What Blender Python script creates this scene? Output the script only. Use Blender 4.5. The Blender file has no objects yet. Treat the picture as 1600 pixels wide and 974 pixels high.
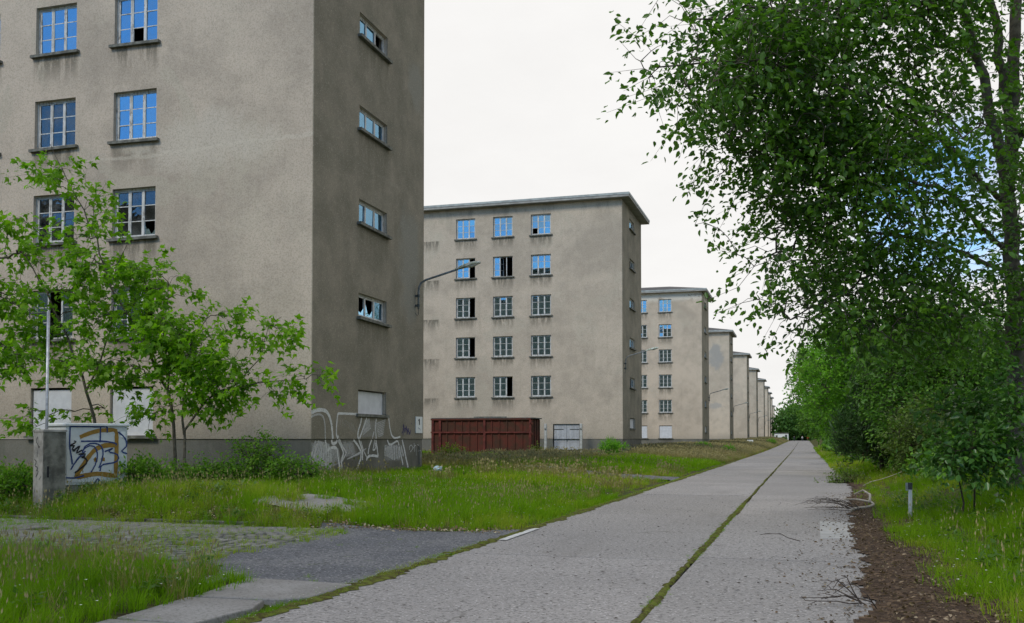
import bpy, math, random
import numpy as np
R = math.radians
rng = np.random.default_rng(7); random.seed(7)
scn = bpy.context.scene; COL = scn.collection

# ------------------------------------------------------------------ camera
FPX = 1550.; PITCH = R(1.8); HZ = 686.
CY = HZ - FPX*math.tan(PITCH); YAW = math.atan(456/FPX*math.cos(PITCH)); CAMZ = 1.6
cam = bpy.data.cameras.new('camera'); cam.sensor_width = 36; cam.lens = FPX/1600*36
cam.shift_y = (CY-487)/1600; cam.clip_end = 6000; cam.clip_start = .1
co = bpy.data.objects.new('camera', cam); COL.objects.link(co)
co.location = (0, 0, CAMZ); co.rotation_euler = (R(90)+PITCH, 0, YAW); scn.camera = co
FW = np.array([-math.sin(YAW)*math.cos(PITCH), math.cos(YAW)*math.cos(PITCH), math.sin(PITCH)])
RT = np.array([math.cos(YAW), math.sin(YAW), 0]); UP = np.cross(RT, FW); CP = np.array([0, 0, CAMZ])
def ray(x, y): return FW+RT*((x-800)/FPX)+UP*((CY-y)/FPX)
def at(x, y, d): return CP+ray(x, y)*d
def onX(x, y, X): r = ray(x, y); return CP+r*(X/r[0])
def onY(x, y, Y): r = ray(x, y); return CP+r*(Y/r[1])
def proj(P):
    v = np.asarray(P, float)-CP; d = v@FW
    dd = np.where(np.abs(d) < .01, .01, d)
    return 800+FPX*(v@RT)/dd, CY-FPX*(v@UP)/dd, d

# ------------------------------------------------------------------ node helper
class NT:
    def __init__(s, tree): s.t = tree; s.n = tree.nodes; s.l = tree.links
    def link(s, a, b): s.l.new(a, b)
    def new(s, typ, **kw):
        n = s.n.new(typ)
        for k, v in kw.items(): setattr(n, k, v)
        return n
    def put(s, sock, v):
        if hasattr(v, 'is_output') or isinstance(v, bpy.types.NodeSocket): s.l.new(v, sock)
        elif isinstance(v, (tuple, list)):
            v = tuple(v)
            if sock.type == 'RGBA' and len(v) == 3: v = v+(1,)
            sock.default_value = v
        else: sock.default_value = v
    def m(s, op, a, b=None, c=None, clamp=False):
        n = s.new('ShaderNodeMath', operation=op, use_clamp=clamp); s.put(n.inputs[0], a)
        if b is not None: s.put(n.inputs[1], b)
        if c is not None: s.put(n.inputs[2], c)
        return n.outputs[0]
    def noise(s, vec, scale, detail=3, rough=.55, dist=0):
        n = s.new('ShaderNodeTexNoise'); s.put(n.inputs['Vector'], vec)
        n.inputs['Scale'].default_value = scale; n.inputs['Detail'].default_value = detail
        n.inputs['Roughness'].default_value = rough; n.inputs['Distortion'].default_value = dist
        return n.outputs['Fac']
    def voro(s, vec, scale, feature='F1', out='Distance'):
        n = s.new('ShaderNodeTexVoronoi', feature=feature); s.put(n.inputs['Vector'], vec)
        n.inputs['Scale'].default_value = scale; return n.outputs[out]
    def step(s, v, a, b):          # smooth 0..1 from a to b
        n = s.new('ShaderNodeMapRange', interpolation_type='SMOOTHSTEP'); s.put(n.inputs[0], v)
        n.inputs[1].default_value = a; n.inputs[2].default_value = b; return n.outputs[0]
    def mix(s, f, a, b, mode='MIX'):
        n = s.new('ShaderNodeMix', data_type='RGBA', blend_type=mode); s.put(n.inputs[0], f)
        s.put(n.inputs[6], a); s.put(n.inputs[7], b); return n.outputs[2]
    def vmul(s, vec, xyz):
        n = s.new('ShaderNodeVectorMath', operation='MULTIPLY'); s.put(n.inputs[0], vec); n.inputs[1].default_value = xyz; return n.outputs[0]
    def xyz(s, vec):
        n = s.new('ShaderNodeSeparateXYZ'); s.put(n.inputs[0], vec); return n.outputs
    def pos(s): return s.new('ShaderNodeNewGeometry').outputs['Position']
    def obj(s): return s.new('ShaderNodeTexCoord').outputs['Object']
    def rnd(s): return s.new('ShaderNodeObjectInfo').outputs['Random']
    def attr(s, name, typ='GEOMETRY'):
        n = s.new('ShaderNodeAttribute', attribute_name=name, attribute_type=typ); return n.outputs['Fac']
    def bump(s, h, strength=.4, dist=.01):
        n = s.new('ShaderNodeBump'); s.put(n.inputs['Height'], h); n.inputs['Strength'].default_value = strength
        n.inputs['Distance'].default_value = dist; return n.outputs[0]

def newmat(name):
    m = bpy.data.materials.new(name); m.use_nodes = True; t = NT(m.node_tree); t.n.clear()
    t.out = t.new('ShaderNodeOutputMaterial'); return m, t
def princ(t, col, rough=.9, normal=None, metal=0, spec=.3):
    p = t.new('ShaderNodeBsdfPrincipled'); t.put(p.inputs['Base Color'], col); t.put(p.inputs['Roughness'], rough)
    p.inputs['Metallic'].default_value = metal; p.inputs['Specular IOR Level'].default_value = spec
    if normal is not None: t.put(p.inputs['Normal'], normal)
    t.link(p.outputs[0], t.out.inputs[0]); return p

# ------------------------------------------------------------------ world, sun, exposure
SUN_EL, SUN_AZ = R(42), R(200)          # azimuth from +Y towards +X : the light comes from behind the camera
w = bpy.data.worlds.new('World'); scn.world = w; w.use_nodes = True; t = NT(w.node_tree); t.n.clear()
wo = t.new('ShaderNodeOutputWorld'); bg = t.new('ShaderNodeBackground'); t.link(bg.outputs[0], wo.inputs[0])
sky = t.new('ShaderNodeTexSky', sky_type='NISHITA', sun_disc=False); sky.sun_elevation = SUN_EL; sky.sun_rotation = SUN_AZ
sky.air_density = 1.0; sky.dust_density = .3; sky.ozone_density = 2.5
d = t.new('ShaderNodeTexCoord').outputs['Generated']; X, Y, Z = t.xyz(d)
h = t.m('ADD', t.m('MAXIMUM', Z, 0), .16)
cv = t.new('ShaderNodeCombineXYZ'); t.put(cv.inputs[0], t.m('DIVIDE', X, h)); t.put(cv.inputs[1], t.m('DIVIDE', Y, h)); cv.inputs[2].default_value = 3.7
n1 = t.noise(cv.outputs[0], .42, 6, .58, .3); n2 = t.noise(cv.outputs[0], 1.7, 6, .6)
# a bank of bright cloud over the north (+Y) and west, broken blue elsewhere
bank = t.step(t.m('ADD', t.m('MULTIPLY', X, .30), t.m('MULTIPLY', Y, .92)), -.45, .45)
cover = t.m('ADD', t.m('ADD', n1, t.m('MULTIPLY', t.m('SUBTRACT', n2, .5), .55)), t.m('MULTIPLY', bank, .42))
gap = t.new('ShaderNodeVectorMath', operation='DOT_PRODUCT'); t.put(gap.inputs[0], d); gd = ray(1490, 330); gap.inputs[1].default_value = tuple(gd/np.linalg.norm(gd))
cover = t.m('SUBTRACT', cover, t.m('MULTIPLY', t.step(gap.outputs['Value'], .9905, .9998), .34))   # the blue rift seen through the poplar
cl = t.step(cover, .50, .70)
low = t.step(Z, .13, .0)               # hazy white towards the horizon
cl = t.m('MAXIMUM', cl, low)
ccol = t.mix(t.step(n2, .3, .7), (6.65, 6.56, 6.45), (7.05, 6.97, 6.85))
blue = t.mix(1.0, sky.outputs[0], (.80, 1.10, 1.30), 'MULTIPLY')
t.link(t.mix(cl, blue, ccol), bg.inputs[0]); bg.inputs[1].default_value = .1
sl = bpy.data.lights.new('sun', 'SUN'); sl.energy = 1.5; sl.angle = R(18); sl.color = (1, .93, .80)
so = bpy.data.objects.new('sun', sl); COL.objects.link(so)
so.rotation_euler = (R(90)-SUN_EL, 0, R(180)-SUN_AZ)
scn.view_settings.view_transform = 'Standard'; scn.view_settings.look = 'None'
scn.view_settings.exposure = 0.45; scn.view_settings.gamma = 1
scn.cycles.max_bounces = 7; scn.cycles.diffuse_bounces = 3; scn.cycles.transparent_max_bounces = 12
scn.cycles.use_denoising = True

# ------------------------------------------------------------------ mesh helpers
def mesh_np(name, V, F, mat, attr=None, smooth=False):
    """V (n,3), F list of (k,m) integer arrays or one array"""
    me = bpy.data.meshes.new(name); V = np.asarray(V, np.float32)
    Fs = F if isinstance(F, list) else [F]; Fs = [np.asarray(f, np.int32) for f in Fs if len(f)]
    loops = np.concatenate([f.ravel() for f in Fs]) if Fs else np.zeros(0, np.int32)
    tot = np.concatenate([np.full(len(f), f.shape[1], np.int32) for f in Fs])
    st = np.concatenate([[0], np.cumsum(tot)[:-1]]).astype(np.int32)
    me.vertices.add(len(V)); me.vertices.foreach_set('co', V.ravel())
    me.loops.add(len(loops)); me.loops.foreach_set('vertex_index', loops)
    me.polygons.add(len(tot)); me.polygons.foreach_set('loop_start', st); me.polygons.foreach_set('loop_total', tot)
    if smooth: me.polygons.foreach_set('use_smooth', np.ones(len(tot), bool))
    if attr is not None:
        a = me.attributes.new('tint', 'FLOAT', 'POINT'); a.data.foreach_set('value', np.asarray(attr, np.float32))
    me.update(calc_edges=True); me.validate()
    if mat: me.materials.append(mat)
    return me
class MB:
    def __init__(s): s.v = []; s.f = []
    def add(s, V, F):
        o = len(s.v); s.v += [tuple(map(float, p)) for p in V]; s.f += [tuple(i+o for i in f) for f in F]; return s
    def box(s, lo, hi):
        x0, y0, z0 = lo; x1, y1, z1 = hi
        return s.add([(x0,y0,z0),(x1,y0,z0),(x1,y1,z0),(x0,y1,z0),(x0,y0,z1),(x1,y0,z1),(x1,y1,z1),(x0,y1,z1)],
                     [(0,3,2,1),(4,5,6,7),(0,1,5,4),(1,2,6,5),(2,3,7,6),(3,0,4,7)])
    def cbox(s, lo, hi, b):        # box with chamfered vertical+top edges (cheap bevel)
        x0, y0, z0 = lo; x1, y1, z1 = hi
        return s.add([(x0,y0,z0),(x1,y0,z0),(x1,y1,z0),(x0,y1,z0),(x0,y0,z1-b),(x1,y0,z1-b),(x1,y1,z1-b),(x0,y1,z1-b),
                      (x0+b,y0+b,z1),(x1-b,y0+b,z1),(x1-b,y1-b,z1),(x0+b,y1-b,z1)],
                     [(0,3,2,1),(8,9,10,11),(0,1,5,4),(1,2,6,5),(2,3,7,6),(3,0,4,7),(4,5,9,8),(5,6,10,9),(6,7,11,10),(7,4,8,11)])
    def tube(s, pts, rad, k=8, cap=True):
        pts = [np.asarray(p, float) for p in pts]; n = len(pts)
        rad = list(rad) if hasattr(rad, '__len__') else [rad]*n
        V = []; prev = None
        for i, p in enumerate(pts):
            tn = pts[min(i+1, n-1)]-pts[max(i-1, 0)]; tn = tn/(np.linalg.norm(tn)+1e-9)
            a = prev if prev is not None else (np.array([0, 0, 1.]) if abs(tn[2]) < .9 else np.array([1., 0, 0]))
            u = a-tn*(a@tn); u /= np.linalg.norm(u)+1e-9; prev = u; v = np.cross(tn, u)
            V += [p+rad[i]*(u*math.cos(2*math.pi*j/k)+v*math.sin(2*math.pi*j/k)) for j in range(k)]
        F = [(i*k+j, i*k+(j+1) % k, (i+1)*k+(j+1) % k, (i+1)*k+j) for i in range(n-1) for j in range(k)]
        if cap: F += [tuple(range(k-1, -1, -1)), tuple((n-1)*k+j for j in range(k))]
        return s.add(V, F)
    def mesh(s, name, mat, smooth=False):
        me = bpy.data.meshes.new(name); me.from_pydata(s.v, [], s.f); me.update()
        if smooth: me.polygons.foreach_set('use_smooth', np.ones(len(me.polygons), bool))
        if mat: me.materials.append(mat)
        return me
    def build(s, name, mat, parent=None, smooth=False, loc=None): return link(name, s.mesh(name, mat, smooth), parent, loc)
def link(name, data, parent=None, loc=None, rot=None):
    o = bpy.data.objects.new(name, data); COL.objects.link(o)
    if parent is not None: o.parent = parent
    if loc is not None: o.location = loc
    if rot is not None: o.rotation_euler = rot
    return o
def tag(o, label=None, cat=None, group=None, kind=None):
    for k, v in (('label', label), ('category', cat), ('group', group), ('kind', kind)):
        if v: o[k] = v
    return o
def thing(name, label, cat, loc=(0, 0, 0), rz=0, group=None):
    return tag(link(name, None, None, loc, (0, 0, rz)), label, cat, group)
def copy_tree(o, parent=None):
    c = o.copy(); COL.objects.link(c); c.parent = parent
    for ch in list(o.children): copy_tree(ch, c)
    return c

# value noise for terrain and masks
_G = rng.random((64, 64))
def vn(x, y, s=1.):
    x = np.asarray(x, float)*s+1000; y = np.asarray(y, float)*s+1000
    i = np.floor(x).astype(int); j = np.floor(y).astype(int); a = x-i; b = y-j; a = a*a*(3-2*a); b = b*b*(3-2*b)
    g = lambda p, q: _G[p % 64, q % 64]
    return (g(i, j)*(1-a)+g(i+1, j)*a)*(1-b)+(g(i, j+1)*(1-a)+g(i+1, j+1)*a)*b
def sm(v, a, b): t_ = np.clip((np.asarray(v, float)-a)/(b-a), 0, 1); return t_*t_*(3-2*t_)
def rise(Y): return .9*sm(Y, 90, 380)
def in_drive(X, Y): return sm(Y, 9.9, 10.4)*(1-sm(Y, 15.55, 15.75))*sm(-X, 4.8, 5.2)
def zg(X, Y):
    X = np.asarray(X, float); Y = np.asarray(Y, float)
    left = .42*sm(-X, 4.9, 11.5)*sm(Y, 15.5, 17.8)+.10*sm(-X, 4.9, 7)*(1-sm(Y, 9.5, 10.4))
    dv = in_drive(X, Y); left = left*(1-dv)+dv*.05*sm(-X, 5, 12)
    left = left+.12*sm(-X, 4.8, 5.2)*sm(Y, 15.6, 15.9)*sm(-X, 8.5, 10)*(1-sm(Y, 17, 19))
    right = .78*sm(X, 2.0, 5.6)
    bumpy = (vn(X, Y, .9)-.5)*.06*(sm(-X, 5.2, 6.5)+sm(X, 1.9, 2.6))*(1-dv)
    trench = -.14*sm(X, -4.95, -4.75)*(1-sm(X, 1.75, 1.95))
    return left+right+bumpy+trench+rise(Y)

# ------------------------------------------------------------------ materials
def simple(name, c, rough=.8, var=.25, scale=6, bump=0, bscale=40, metal=0, spec=.3, c2=None):
    m, t = newmat(name); p = t.obj(); n = t.noise(p, scale, 5, .6)
    c2 = c2 or tuple(v*(1-var) for v in c)
    col = t.mix(t.step(n, .35, .65), c, c2)
    nm = t.bump(t.noise(p, bscale, 3), .5, bump) if bump else None
    princ(t, col, rough, nm, metal, spec); return m

def plaster(name, s0, tone=(1, 1, 1), patch=.5, patches=(), flake=0, crack=False):
    """roughcast render; local x runs left (negative) from the corner, y is depth, z height"""
    m, t = newmat(name); p = t.obj(); X, Y, Z = t.xyz(p); wp = t.pos()
    ends_ = []
    A = tuple(a*b for a, b in zip((.538, .456, .362), tone)); B = tuple(a*b for a, b in zip((.395, .336, .268), tone))
    big = t.noise(wp, .16, 5, .6, .6); mid = t.noise(wp, .9, 5, .65)
    col = t.mix(t.step(t.m('ADD', t.m('MULTIPLY', big, .6), t.m('MULTIPLY', mid, .4)), .38, .62), A, B)
    # smoother grey repairs
    rep = t.step(t.noise(wp, .23, 3, .5, 1.2), .60, .63); rep = t.m('MULTIPLY', rep, patch)
    col = t.mix(rep, col, (.46, .41, .32))
    lt = t.step(t.noise(wp, .42, 5, .6, .4), .52, .72); col = t.mix(t.m('MULTIPLY', lt, .55), col, (.54, .475, .37))
    # vertical run-off
    run = t.noise(t.vmul(wp, (2.6, 2.6, .22)), 1, 5, .65); run = t.step(run, .56, .78)
    col = t.mix(t.m('MULTIPLY', run, .28), col, (.22, .19, .145))
    # dirt under the sills: front columns repeat every 3.1 m, storeys every 3.16 m
    fx = t.m('FRACT', t.m('DIVIDE', t.m('SUBTRACT', t.m('MULTIPLY', X, -1), s0-.1), 3.1))
    inx = t.m('MULTIPLY', t.step(fx, -.02, .06), t.step(fx, .62, .52))
    inx = t.m('MULTIPLY', inx, t.m('LESS_THAN', Y, .02)); inx = t.m('MULTIPLY', inx, t.m('GREATER_THAN', t.m('MULTIPLY', X, -1), s0-.4))
    ey = t.m('MULTIPLY', t.step(Y, 3.0, 3.3), t.step(Y, 5.9, 5.5))
    fz = t.m('FRACT', t.m('DIVIDE', t.m('SUBTRACT', Z, 1.68), 3.16))      # 1 just under a sill
    dn = t.step(fz, .62, 1.0)
    fze = t.m('FRACT', t.m('DIVIDE', t.m('SUBTRACT', Z, 2.48), 3.16)); dne = t.step(fze, .45, 1.0)
    stn = t.noise(t.vmul(wp, (5, 5, .8)), 1, 4, .7)
    st = t.m('MULTIPLY', t.m('MULTIPLY', inx, dn), t.step(stn, .36, .56))
    ste = t.m('MULTIPLY', t.m('MULTIPLY', ey, dne), t.step(stn, .30, .62))
    col = t.mix(t.m('MULTIPLY', st, .85), col, (.13, .115, .085)); col = t.mix(t.m('MULTIPLY', ste, .75), col, (.115, .105, .08))
    # repairs and lost plaster with an outline of their own
    for face, c0, z0, ru, rv, pc_, amt in patches:
        U = X if face == 'front' else Y
        e = t.m('ADD', t.m('POWER', t.m('DIVIDE', t.m('SUBTRACT', U, c0), ru), 2), t.m('POWER', t.m('DIVIDE', t.m('SUBTRACT', Z, z0), rv), 2))
        k = t.step(t.m('ADD', e, t.m('MULTIPLY', t.m('SUBTRACT', t.noise(wp, .8, 4, .6), .5), 3.2)), 1.25, .2)
        k = t.m('MULTIPLY', k, t.m('LESS_THAN', Y, .02) if face == 'front' else t.m('GREATER_THAN', X, -.02)); late = (k, amt, pc_) if face != 'front' else None
        if face == 'front': col = t.mix(t.m('MULTIPLY', k, amt), col, pc_)
        else: ends_.append(late)
    if crack:
        ln = t.m('ABSOLUTE', t.m('SUBTRACT', Z, t.m('ADD', t.m('MULTIPLY', X, .03), t.m('ADD', 10.55, t.m('MULTIPLY', t.noise(wp, .5, 4), .6)))))
        col = t.mix(t.m('MULTIPLY', t.m('MULTIPLY', t.step(ln, .09, .02), t.step(X, -9.5, -7)), .5), col, (.58, .52, .42))
    # road side: soot and algae, plus the end wall's shade painted into the colour
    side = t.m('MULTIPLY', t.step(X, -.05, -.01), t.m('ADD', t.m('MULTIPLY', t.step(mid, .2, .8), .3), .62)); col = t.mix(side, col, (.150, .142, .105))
    for k, amt, pc_ in ends_: col = t.mix(t.m('MULTIPLY', k, amt), col, pc_)
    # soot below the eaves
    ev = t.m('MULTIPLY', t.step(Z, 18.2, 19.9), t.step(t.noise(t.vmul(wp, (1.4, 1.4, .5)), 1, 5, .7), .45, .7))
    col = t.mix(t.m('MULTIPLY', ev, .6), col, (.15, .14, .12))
    if flake: col = t.mix(t.m('MULTIPLY', t.m('MULTIPLY', t.step(Z, 18.6, 19.3), t.step(t.noise(t.vmul(wp, (.5, .5, .8)), 1, 5, .75), .46, .52)), flake), col, (.68, .63, .54))
    # rising damp above the plinth
    dmp = t.m('MULTIPLY', t.step(t.m('ADD', Z, t.m('MULTIPLY', mid, 1.5)), 3.6, 2.2), .3); col = t.mix(dmp, col, (.19, .175, .14))
    gr = t.noise(wp, 24, 4, .8); col = t.mix(t.m('MULTIPLY', t.step(gr, .46, .62), .38), col, (.16, .145, .105)); col = t.mix(t.m('MULTIPLY', t.step(t.noise(wp, 21, 3, .8), .56, .66), .35), col, (.62, .56, .46))
    fl = t.voro(wp, 7.5); col = t.mix(t.m('MULTIPLY', t.step(fl, .075, .03), .55), col, (.66, .63, .57))
    hgt = t.m('ADD', t.noise(wp, 45, 2), t.m('MULTIPLY', t.noise(wp, 3, 3), .8))
    princ(t, col, .95, t.bump(hgt, .5, .012), 0, .15); return m
M = {}
def mk_plinth():
    m, t = newmat('plinth_render'); wp = t.pos()
    n = t.noise(wp, .8, 5, .6); col = t.mix(t.step(n, .35, .65), (.125, .12, .10), (.18, .172, .145))
    col = t.mix(t.m('MULTIPLY', t.step(t.noise(t.vmul(wp, (4, 4, .5)), 1, 4), .5, .75), .5), col, (.10, .11, .08))
    col = t.mix(t.m('MULTIPLY', t.step(t.noise(wp, 26, 3), .45, .7), .4), col, (.10, .10, .085))
    princ(t, col, .95, t.bump(t.noise(wp, 40, 2), .4, .01), 0, .15); return m
M['plinth'] = mk_plinth()
def mk_paint():
    m, t = newmat('peeling_white_paint'); wp = t.pos()
    n = t.noise(t.vmul(wp, (14, 14, 5)), 1, 5, .7)
    col = t.mix(t.step(n, .50, .60), (.60, .60, .57), (.27, .25, .22)); col = t.mix(t.step(t.noise(wp, 3, 3), .4, .7), col, (.46, .46, .43))
    princ(t, col, .7, t.bump(n, .4, .004), 0, .3); return m
M['paint'] = mk_paint()
def mk_glass(name, dusty, base=.28, fk=.5, tint=(.40, .74, 1, 1)):
    m, t = newmat(name); o = t.rnd(); wp = t.pos()
    fr = t.new('ShaderNodeLayerWeight'); fr.inputs['Blend'].default_value = .5
    gl = t.new('ShaderNodeBsdfGlossy'); gl.inputs['Color'].default_value = tint; gl.inputs['Roughness'].default_value = .015
    t.put(gl.inputs['Normal'], t.bump(t.noise(wp, 2.2, 2), .06, .05))
    tr = t.new('ShaderNodeBsdfTransparent'); tr.inputs[0].default_value = (.55, .6, .6, 1)
    df = t.new('ShaderNodeBsdfDiffuse'); df.inputs[0].default_value = (.35, .35, .33, 1)
    a = t.new('ShaderNodeMixShader'); t.put(a.inputs[0], t.m('ADD', t.m('MULTIPLY', fr.outputs['Fresnel'], fk), base, clamp=True)); t.link(tr.outputs[0], a.inputs[1]); t.link(gl.outputs[0], a.inputs[2])
    b = t.new('ShaderNodeMixShader'); t.put(b.inputs[0], t.m('MULTIPLY', t.step(t.noise(wp, 2.5, 4), .4, .8), dusty)); t.link(a.outputs[0], b.inputs[1]); t.link(df.outputs[0], b.inputs[2])
    t.link(b.outputs[0], t.out.inputs[0]); return m
M['glass'] = mk_glass('window_glass', .10); M['dimglass'] = mk_glass('dark_reflection_glass', .16, .03, .25, (.6, .75, .9, 1))  # dim panes: gloss turned down to stand in for dark reflections
M['sill'] = simple('weathered_sill', (.20, .20, .17), .9, .5, 5, .006)
M['sheet_board'] = simple('pale_board', (.60, .61, .62), .75, .14, 3, .002)
M['eaves'] = simple('eaves_concrete', (.36, .35, .32), .9, .35, 1.5, .006)
M['fascia'] = simple('fascia_metal', (.38, .41, .39), .6, .3, 2)
M['roof'] = simple('roofing_felt', (.10, .095, .09), .95, .3, .8, .01)
M['room'] = simple('room_plaster', (.24, .225, .20), .95, .4, .8)
M['door'] = simple('grey_door_paint', (.44, .45, .46), .8, .25, 2.5, .004)
M['galv'] = simple('galvanised_steel', (.42, .44, .46), .45, .3, 12, 0, 40, .6)
M['darkmetal'] = simple('dark_metal', (.09, .10, .095), .6, .4, 12)
M['lampgreen'] = simple('mossy_lamp_shell', (.52, .54, .50), .7, 0, 9, 0, 40, 0, .3, (.24, .27, .17))
M['armgrey'] = simple('grey_arm_paint', (.23, .24, .235), .6, .4, 8)
M['lens'] = simple('milky_lamp_lens', (.70, .70, .66), .35, .1, 5)
M['cabinet'] = simple('cabinet_paint', (.56, .585, .57), .6, .12, 4)
M['concrete'] = simple('old_concrete', (.34, .33, .295), .95, .45, 3, .008)
M['mossconcrete'] = simple('mossy_concrete', (.20, .195, .16), .95, .6, 3.5, .01)
M['orange'] = simple('ochre_spray', (.30, .17, .03), .7, .2, 20); M['blue'] = simple('blue_spray', (.02, .045, .16), .7, .2, 20)
M['black'] = simple('black_spray', (.018, .018, .02), .7, .2, 20); M['violet'] = simple('violet_spray', (.06, .05, .13), .8, .2, 20)
M['signwhite'] = simple('sign_white', (.72, .74, .72), .5, .1, 4)
M['barrier_grey'] = simple('post_paint', (.48, .48, .44), .7, .3, 4)
def mk_spray():
    m, t = newmat('faded_white_spray'); wp = t.pos()
    d = t.new('ShaderNodeBsdfDiffuse'); d.inputs[0].default_value = (.62, .62, .60, 1); tr = t.new('ShaderNodeBsdfTransparent')
    x = t.new('ShaderNodeMixShader'); t.put(x.inputs[0], t.m('MULTIPLY', t.step(t.noise(wp, 22, 4, .7), .25, .5), t.attr('tint')))
    t.link(tr.outputs[0], x.inputs[1]); t.link(d.outputs[0], x.inputs[2]); t.link(x.outputs[0], t.out.inputs[0]); return m
M['spray'] = mk_spray()
def mk_rust():
    m, t = newmat('rusty_red_paint'); wp = t.pos(); n = t.noise(wp, 1.4, 6, .65); k = t.noise(t.vmul(wp, (3, 3, .6)), 1, 5, .7)
    col = t.mix(t.step(n, .42, .6), (.105, .028, .018), (.065, .030, .018)); col = t.mix(t.m('MULTIPLY', t.step(k, .5, .7), .7), col, (.06, .034, .024))
    princ(t, col, .85, t.bump(n, .4, .01), 0, .25); return m
M['rust'] = mk_rust()
M['rust_rib'] = simple('red_rib_paint', (.15, .035, .026), .8, .5, 3)

def mk_road():
    m, t = newmat('exposed_aggregate_concrete'); wp = t.pos(); r = t.rnd()
    n = t.noise(wp, .35, 5, .6); col = t.mix(t.step(n, .35, .65), (.355, .335, .318), (.30, .284, .27))
    col = t.mix(t.m('MULTIPLY', r, .6), col, (.25, .238, .225))
    col = t.mix(t.m('MULTIPLY', t.step(t.noise(t.vmul(wp, (1, 1.6, 1)), 9, 5, .8), .52, .62), .35), col, (.17, .16, .148))
    col = t.mix(t.m('MULTIPLY', t.step(t.noise(t.vmul(wp, (.75, 1, 1)), 24, 4, .8), .53, .59), .8), col, (.07, .065, .06))
    v = t.voro(wp, 16); col = t.mix(t.m('MULTIPLY', t.step(v, .22, .13), .7), col, (.58, .56, .54))
    st = t.step(t.noise(t.vmul(wp, (.7, .12, 1)), 1, 5, .6), .55, .75); col = t.mix(t.m('MULTIPLY', st, .5), col, (.19, .178, .165))
    ck = t.new('ShaderNodeTexVoronoi', feature='DISTANCE_TO_EDGE'); dv_ = t.new('ShaderNodeVectorMath', operation='ADD'); t.put(dv_.inputs[0], wp)
    wn = t.new('ShaderNodeTexNoise'); t.put(wn.inputs['Vector'], wp); wn.inputs['Scale'].default_value = 2.2; t.link(t.vmul(wn.outputs['Color'], (.45, .45, .45)), dv_.inputs[1]); t.link(dv_.outputs[0], ck.inputs['Vector']); ck.inputs['Scale'].default_value = .22
    col = t.mix(t.m('MULTIPLY', t.m('MULTIPLY', t.step(ck.outputs['Distance'], .006, .002), t.step(t.noise(wp, .3, 2), .52, .58)), .45), col, (.08, .073, .06))
    hgt = t.m('ADD', t.noise(wp, 60, 3, .7), t.m('MULTIPLY', v, .6))
    princ(t, col, .93, t.bump(hgt, .55, .008), 0, .2); return m
M['road'] = mk_road()
def mk_asphalt():
    m, t = newmat('worn_asphalt'); wp = t.pos(); n = t.noise(wp, .7, 5, .6)
    col = t.mix(t.step(n, .35, .65), (.125, .128, .137), (.175, .175, .178))
    col = t.mix(t.m('MULTIPLY', t.step(t.noise(wp, 22, 4, .8), .49, .57), .8), col, (.045, .046, .05)); v = t.voro(wp, 16)
    col = t.mix(t.m('MULTIPLY', t.step(v, .25, .14), .75), col, (.42, .42, .41))
    gm = t.m('MULTIPLY', t.step(t.noise(wp, 2.4, 4, .7), .58, .68), t.step(t.noise(wp, 22, 3), .45, .6)); col = t.mix(t.m('MULTIPLY', gm, .7), col, (.09, .12, .03))
    princ(t, col, .93, t.bump(t.m('ADD', t.noise(wp, 50, 2), v), .5, .008), 0, .2); return m
M['asphalt'] = mk_asphalt()
def mk_slab():
    m, t = newmat('path_concrete'); wp = t.pos(); n = t.noise(wp, 1.1, 5, .65)
    col = t.mix(t.step(n, .35, .65), (.285, .275, .26), (.225, .215, .2)); col = t.mix(t.m('MULTIPLY', t.step(t.noise(wp, 24, 4, .8), .5, .58), .5), col, (.11, .105, .09))
    col = t.mix(t.m('MULTIPLY', t.step(t.noise(wp, 3, 5, .7), .6, .72), .5), col, (.40, .39, .37))
    princ(t, col, .93, t.bump(t.noise(wp, 30, 3), .4, .008), 0, .2); return m
M['slab'] = mk_slab()
def mk_sett():
    m, t = newmat('granite_sett'); wp = t.pos(); r = t.rnd()
    col = t.mix(r, (.15, .145, .13), (.25, .24, .215)); col = t.mix(t.m('MULTIPLY', t.step(t.noise(wp, 1.3, 4), .45, .7), .6), col, (.15, .155, .11))
    col = t.mix(t.m('MULTIPLY', t.step(t.noise(wp, 40, 3), .5, .7), .5), col, (.10, .1, .09))
    princ(t, col, .9, t.bump(t.noise(wp, 30, 3), .5, .01), 0, .25); return m
M['sett'] = mk_sett()
def mk_ground():
    m, t = newmat('soil_and_turf'); wp = t.pos(); n = t.noise(wp, .5, 6, .65); k = t.noise(wp, 9, 5, .7)
    col = t.mix(t.step(n, .4, .6), (.055, .075, .018), (.10, .095, .035)); col = t.mix(t.step(k, .45, .65), col, (.045, .038, .02))
    X, Y, Z = t.xyz(wp); col = t.mix(t.m('MULTIPLY', t.step(Y, 75, 110), t.step(X, -3, -5)), col, (.20, .165, .07))
    princ(t, col, 1, t.bump(k, .6, .03), 0, .1); return m
M['ground'] = mk_ground()
def mk_litter():
    m, t = newmat('rotting_leaf_mould'); wp = t.pos(); k = t.noise(wp, 12, 5, .75); v = t.voro(wp, 22, 'F1', 'Color')
    col = t.mix(t.step(k, .4, .62), (.085, .058, .040), (.042, .029, .021)); sep = t.new('ShaderNodeSeparateColor'); t.link(v, sep.inputs[0])
    col = t.mix(t.m('MULTIPLY', t.step(sep.outputs[0], .72, .9), .6), col, (.17, .115, .07))
    princ(t, col, 1, t.bump(t.m('ADD', k, t.voro(wp, 22)), .8, .02), 0, .1); return m
M['litter'] = mk_litter()
M['deadleaf'] = simple('dead_leaf', (.26, .165, .085), .9, .6, 4); M['deadpale'] = simple('pale_dead_leaf', (.42, .33, .21), .9, .5, 4)
M['bark'] = simple('grey_brown_bark', (.135, .12, .09), .95, .55, 6, .02, 25)
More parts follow.
